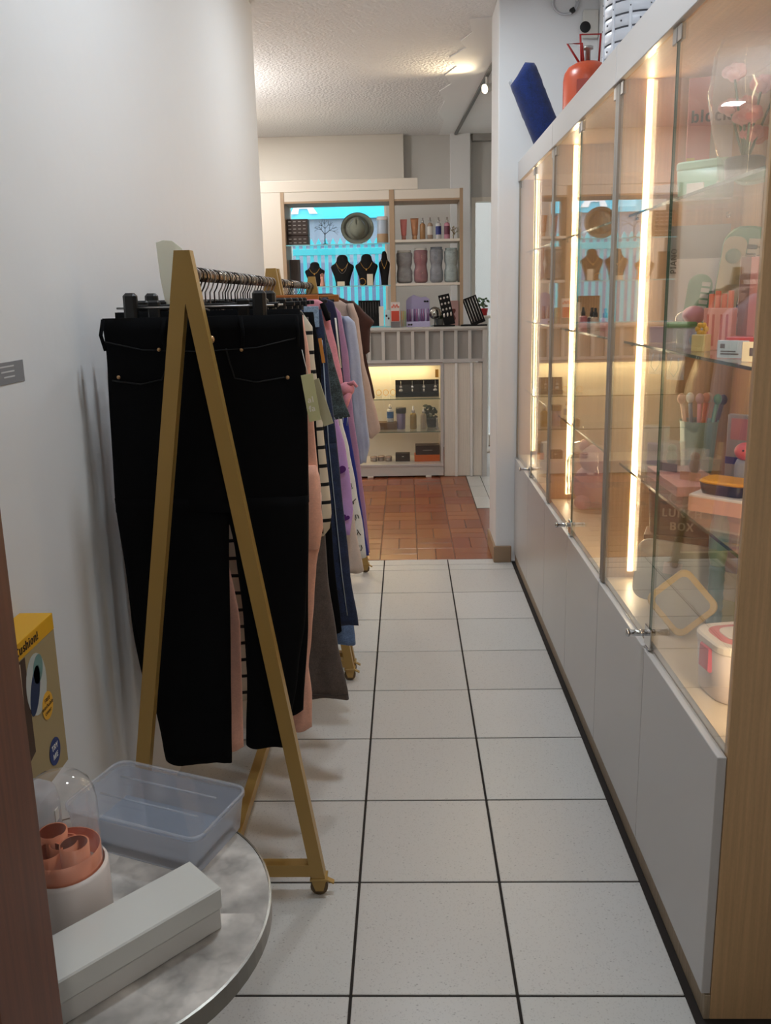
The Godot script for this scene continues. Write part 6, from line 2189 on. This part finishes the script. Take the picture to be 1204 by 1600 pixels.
	lathe(s, [Vector2(0.046, 0), Vector2(0.048, 0.004), Vector2(0.048, 0.165), Vector2(0.045, 0.170)], 24)
	part("tin", s, mat("tin_yellow", Color(0.80, 0.62, 0.30), 0.35), t)
	s = ns(true)
	lathe(s, [Vector2(0.049, 0.1705), Vector2(0.049, 0.20), Vector2(0.045, 0.205)], 24)
	part("lid", s, mat("tin_cream", Color(0.84, 0.74, 0.52), 0.35), t)
	# ---------------- middle cabinet
	var pk := mat("plush_pink", Color(0.82, 0.62, 0.64), 0.8)
	t = thing("wrapped_plush", "pale pink plush pig wrapped in clear plastic in the middle cabinet", "plush toy", Vector3(0.835, y, -1.66))
	t.scale = Vector3.ONE * 1.04
	s = ns(true)
	ball(s, Vector3(0, 0.085, 0), Vector3(0.085, 0.083, 0.080), 18, 10)
	part("body", s, pk, t)
	s = ns(true)
	ball(s, Vector3(-0.01, 0.185, 0.02), Vector3(0.058, 0.052, 0.055), 16, 10)
	part("head", s, pk, t)
	for sg in [-1.0, 1.0]:
		s = ns(true)
		ball(s, Vector3(-0.01 + sg * 0.04, 0.230, 0.01), Vector3(0.018, 0.022, 0.012), 10, 6)
		part("ear", s, mat("ear_rose", Color(0.76, 0.48, 0.50), 0.8), t)
		s = ns(true)
		ball(s, Vector3(sg * 0.06, 0.035, 0.05), Vector3(0.030, 0.026, 0.034), 12, 7)
		part("paw", s, pk, t)
	s = ns(true)
	rings = []
	var nz := FastNoiseLite.new()
	nz.seed = 5
	nz.frequency = 1.0
	for i in 15:
		var f := i / 14.0
		var ring := []
		for k in 30:
			var a := TAU * k / 30
			var rr := 0.105 * (sqrt(maxf(1.0 - pow(f * 1.5 - 0.5, 2.0) * 0.75, 0.02)) if f < 0.85 else 0.35 + 1.2 * (f - 0.85)) * (1.0 + 0.10 * nz.get_noise_2d(a * 2.5, f * 6))
			ring.append(Vector3(rr * cos(a), 0.30 * f + 0.0005, rr * sin(a)))
		rings.append(ring)
	loft(s, rings, true, false)
	part("plastic_bag", s, M["cellophane"], t)
	carton("yellow_carton", "olive yellow carton next to the wrapped plush", "carton", Vector3(0.90, y, -1.40), Vector3(0.09, 0.14, 0.06), mat("carton_olive", Color(0.62, 0.58, 0.32), 0.5), face)
	carton("tissue_carton", "pale pink rounded carton on the second shelf of the middle cabinet", "carton", Vector3(0.845, 1.2375, -1.18), Vector3(0.13, 0.085, 0.09), mat("carton_powder", Color(0.78, 0.64, 0.62), 0.5), face, [[0.3, 0.35, 0.7, 0.7, lab]])
	carton("tan_bag", "tan folded bag on the top shelf of the middle cabinet", "bag", Vector3(0.87, 1.5605, -1.36), Vector3(0.16, 0.13, 0.07), mat("bag_tan", Color(0.56, 0.42, 0.28), 0.7), face)
	for k in 4:
		bottle("nail_bottle", ["small pink cosmetics bottle, first from the left on the middle cabinet shelf", "small brown cosmetics bottle, second from the left on the middle cabinet shelf", "small cream cosmetics bottle, third from the left on the middle cabinet shelf", "small rose cosmetics bottle, last on the middle cabinet shelf"][k], "bottle", Vector3(0.78 + 0.01 * (k % 2), 1.2375, -1.72 + 0.10 * k), 0.016, 0.075, mat("nail_%d" % k, [Color(0.80, 0.45, 0.50), Color(0.34, 0.26, 0.24), Color(0.80, 0.70, 0.62), Color(0.72, 0.46, 0.44)][k], 0.25), M["black_plastic"], 0.4, null, "small cosmetics bottles in the middle cabinet")
	for k in 3:
		var c := thing("colour_pencil", ["thin gold pencil nearest the front in the middle cabinet", "thin gold pencil in the middle of three in the middle cabinet", "thin gold pencil at the back of three in the middle cabinet"][k], "pencil", Vector3(0.745 + 0.014 * k, y + 0.004, -1.03), 0.25, "gold pencils in the middle cabinet")
		s = ns(true)
		tube(s, [Vector3(0, 0, -0.07), Vector3(0, 0, 0.07)], 0.0038, 6)
		tube(s, [Vector3(0, 0, 0.07), Vector3(0, 0, 0.084)], 0.0036, 6, 0.0006)
		part("pencil", s, M["gold_metal"], c)
	# ---------------- far cabinet
	carton("red_carton", "dark red carton on the floor of the far cabinet", "carton", Vector3(0.82, y, -2.05), Vector3(0.10, 0.09, 0.07), mat("carton_red", Color(0.55, 0.16, 0.12), 0.5), face)
	carton("white_carton", "white carton on the floor of the far cabinet", "carton", Vector3(0.79, y, -2.36), Vector3(0.10, 0.13, 0.05), mat("carton_white"), face)
	carton("kraft_carton", "kraft brown carton on the second shelf of the far cabinet", "carton", Vector3(0.85, 1.2375, -2.3), Vector3(0.12, 0.10, 0.08), mat("kraft"), face)


# ================================================================ on top of the cabinets
func build_cabinet_top() -> void:
	var s := ns(true)
	var t := thing("fleece_roll", "royal blue fleece roll leaning on top of the far cabinet", "fleece roll", Vector3(0.790, 1.970, -2.50))
	var d := Vector3(-0.40, 0.917, 0.0).normalized()
	var b := Basis(Vector3(0, 0, 1), atan2(-d.x, d.y))
	var rings := []
	var nz := FastNoiseLite.new()
	nz.seed = 8
	nz.frequency = 1.0
	for i in 19:
		var f := i / 18.0
		var ring := []
		for k in 28:
			var a := TAU * k / 28
			var rr := 0.065 * (1.0 + 0.05 * nz.get_noise_2d(a * 3.0, f * 9.0)) * (1.0 - 0.55 * pow(maxf(0.0, f - 0.90) / 0.10, 3.0))
			ring.append(b * Vector3(rr * cos(a), 0.032 + 0.335 * f + 0.02 * f * cos(a), rr * sin(a)))
		rings.append(ring)
	loft(s, rings)
	part("fleece", s, cloth_mat("fleece_blue", Color(0.045, 0.135, 0.345), 60, 0.5), t)
	s = ns()
	cbox(s, b * Vector3(-0.055, 0.185, -0.02), Vector3(0.006, 0.33, 0.05), 0.002, b)
	part("white_backing", s, mat("backing", Color(0.74, 0.76, 0.80), 0.7), t)
	# gas cylinder
	t = thing("gas_cylinder", "orange gas cylinder with a red wire handle on top of the cabinet", "gas cylinder", Vector3(0.865, 1.970, -2.18))
	s = ns(true)
	lathe(s, [Vector2(0.082, 0), Vector2(0.092, 0.008), Vector2(0.094, 0.02), Vector2(0.094, 0.215), Vector2(0.090, 0.240), Vector2(0.076, 0.262), Vector2(0.05, 0.276), Vector2(0.02, 0.281)], 36)
	part("cylinder", s, mat("cylinder_orange", Color(0.71, 0.29, 0.17), 0.35), t)
	s = ns()
	slab(s, rrect(0.07, 0.075, 0.004), 0.0935, 0.0945, Transform3D(Basis(Vector3(0, 1, 0), -0.25), Vector3(0, 0.165, 0)))
	part("label_plate", s, mat("cylinder_label", Color(0.62, 0.20, 0.10), 0.4), t)
	s = ns(true)
	tube(s, [Vector3(-0.035, 0.272, 0.02), Vector3(-0.085, 0.345, 0.02), Vector3(-0.03, 0.342, 0.03), Vector3(-0.022, 0.275, 0.03)], 0.0045, 8)
	tube(s, [Vector3(-0.022, 0.275, -0.01), Vector3(-0.03, 0.385, -0.01), Vector3(0.05, 0.385, -0.01), Vector3(0.045, 0.272, -0.01)], 0.0045, 8)
	part("wire_handle", s, mat("handle_red", Color(0.60, 0.10, 0.10), 0.35), t)
	s = ns(true)
	lathe(s, [Vector2(0.010, 0.278), Vector2(0.010, 0.325), Vector2(0.020, 0.328), Vector2(0.020, 0.338)], 14)
	part("valve", s, M["steel"], t)
	# white slotted basket
	t = thing("slotted_basket", "tall white plastic basket with slotted sides on top of the cabinet", "basket", Vector3(0.895, 1.970, -1.52))
	var wm := mat("basket_white", Color(0.90, 0.91, 0.94), 0.35)
	s = ns(true)
	lathe(s, [Vector2(0.108, 0), Vector2(0.110, 0.004), Vector2(0.110, 0.012), Vector2(0.02, 0.012)], 40)
	part("bottom", s, wm, t)
	s = ns(true)
	lathe(s, [Vector2(0.1085, 0.012), Vector2(0.1165, 0.50), Vector2(0.1155, 0.50), Vector2(0.1075, 0.012)], 40, Vector3.ZERO, Basis(), false, false)
	part("inner_lining", s, mat("basket_grey", Color(0.34, 0.34, 0.37), 0.6), t)
	for k in 13:
		var y0 := 0.010 + 0.038 * k
		var r0 := 0.1105 + 0.0165 * y0
		s = ns(true)
		lathe(s, [Vector2(r0, y0), Vector2(r0 + 0.0015, y0 + 0.001), Vector2(r0 + 0.0020, y0 + 0.031), Vector2(r0 + 0.0008, y0 + 0.0325)], 40, Vector3.ZERO, Basis(), false, false)
		var band := part("band", s, wm, t)
		for j in 12:
			var a := TAU * (j + 0.5 * (k % 2)) / 12.0
			s = ns(true)
			ball(s, Vector3(cos(a) * (r0 + 0.0018), y0 + 0.016, sin(a) * (r0 + 0.0018)), Vector3(0.003, 0.003, 0.003), 8, 5)
			part("hole", s, mat("basket_grey"), band)
	for j in 12:
		var a := TAU * j / 12.0
		s = ns()
		var c := Vector3(cos(a), 0, sin(a))
		cbox(s, c * 0.1148 + Vector3(0, 0.25, 0), Vector3(0.010, 0.49, 0.006), 0.001, Basis(Vector3(0, 1, 0), PI / 2 - a))
		part("upright", s, wm, t)
	# cable and socket on the wall beside the doorway
	t = thing("cable_coil", "coil of white cable with a black tie hanging on the end wall", "cable", Vector3(0.877, 2.662, -2.779))
	s = ns(true)
	for k in 3:
		var q := []
		for j in 29:
			var a := TAU * j / 28
			q.append(Vector3((0.050 + 0.004 * k) * cos(a), (0.047 + 0.003 * k) * sin(a) - 0.012, 0.008 + 0.004 * k))
		tube(s, q, 0.0035, 6)
	part("coil", s, mat("cable_white", Color(0.78, 0.78, 0.79), 0.5), t)
	s = ns()
	cbox(s, Vector3(0.032, -0.048, 0.012), Vector3(0.022, 0.022, 0.020), 0.003, Basis(Vector3(0, 0, 1), 0.5))
	part("black_tie", s, M["black_plastic"], t)
	t = thing("wall_box", "white wall box with a black dial above the gas cylinder", "wall box", Vector3(0.992, 2.50, -2.779))
	s = ns()
	cbox(s, Vector3(0, 0.055, 0.012), Vector3(0.07, 0.118, 0.024), 0.003)
	part("case", s, mat("socket_white", Color(0.84, 0.83, 0.80), 0.5), t)
	s = ns(true)
	lathe(s, [Vector2(0.024, 0), Vector2(0.024, 0.004), Vector2(0.021, 0.006)], 20, Vector3(-0.026, 0.04, 0.024), Basis(Vector3(1, 0, 0), PI / 2))
	part("black_dial", s, M["black_plastic"], t)
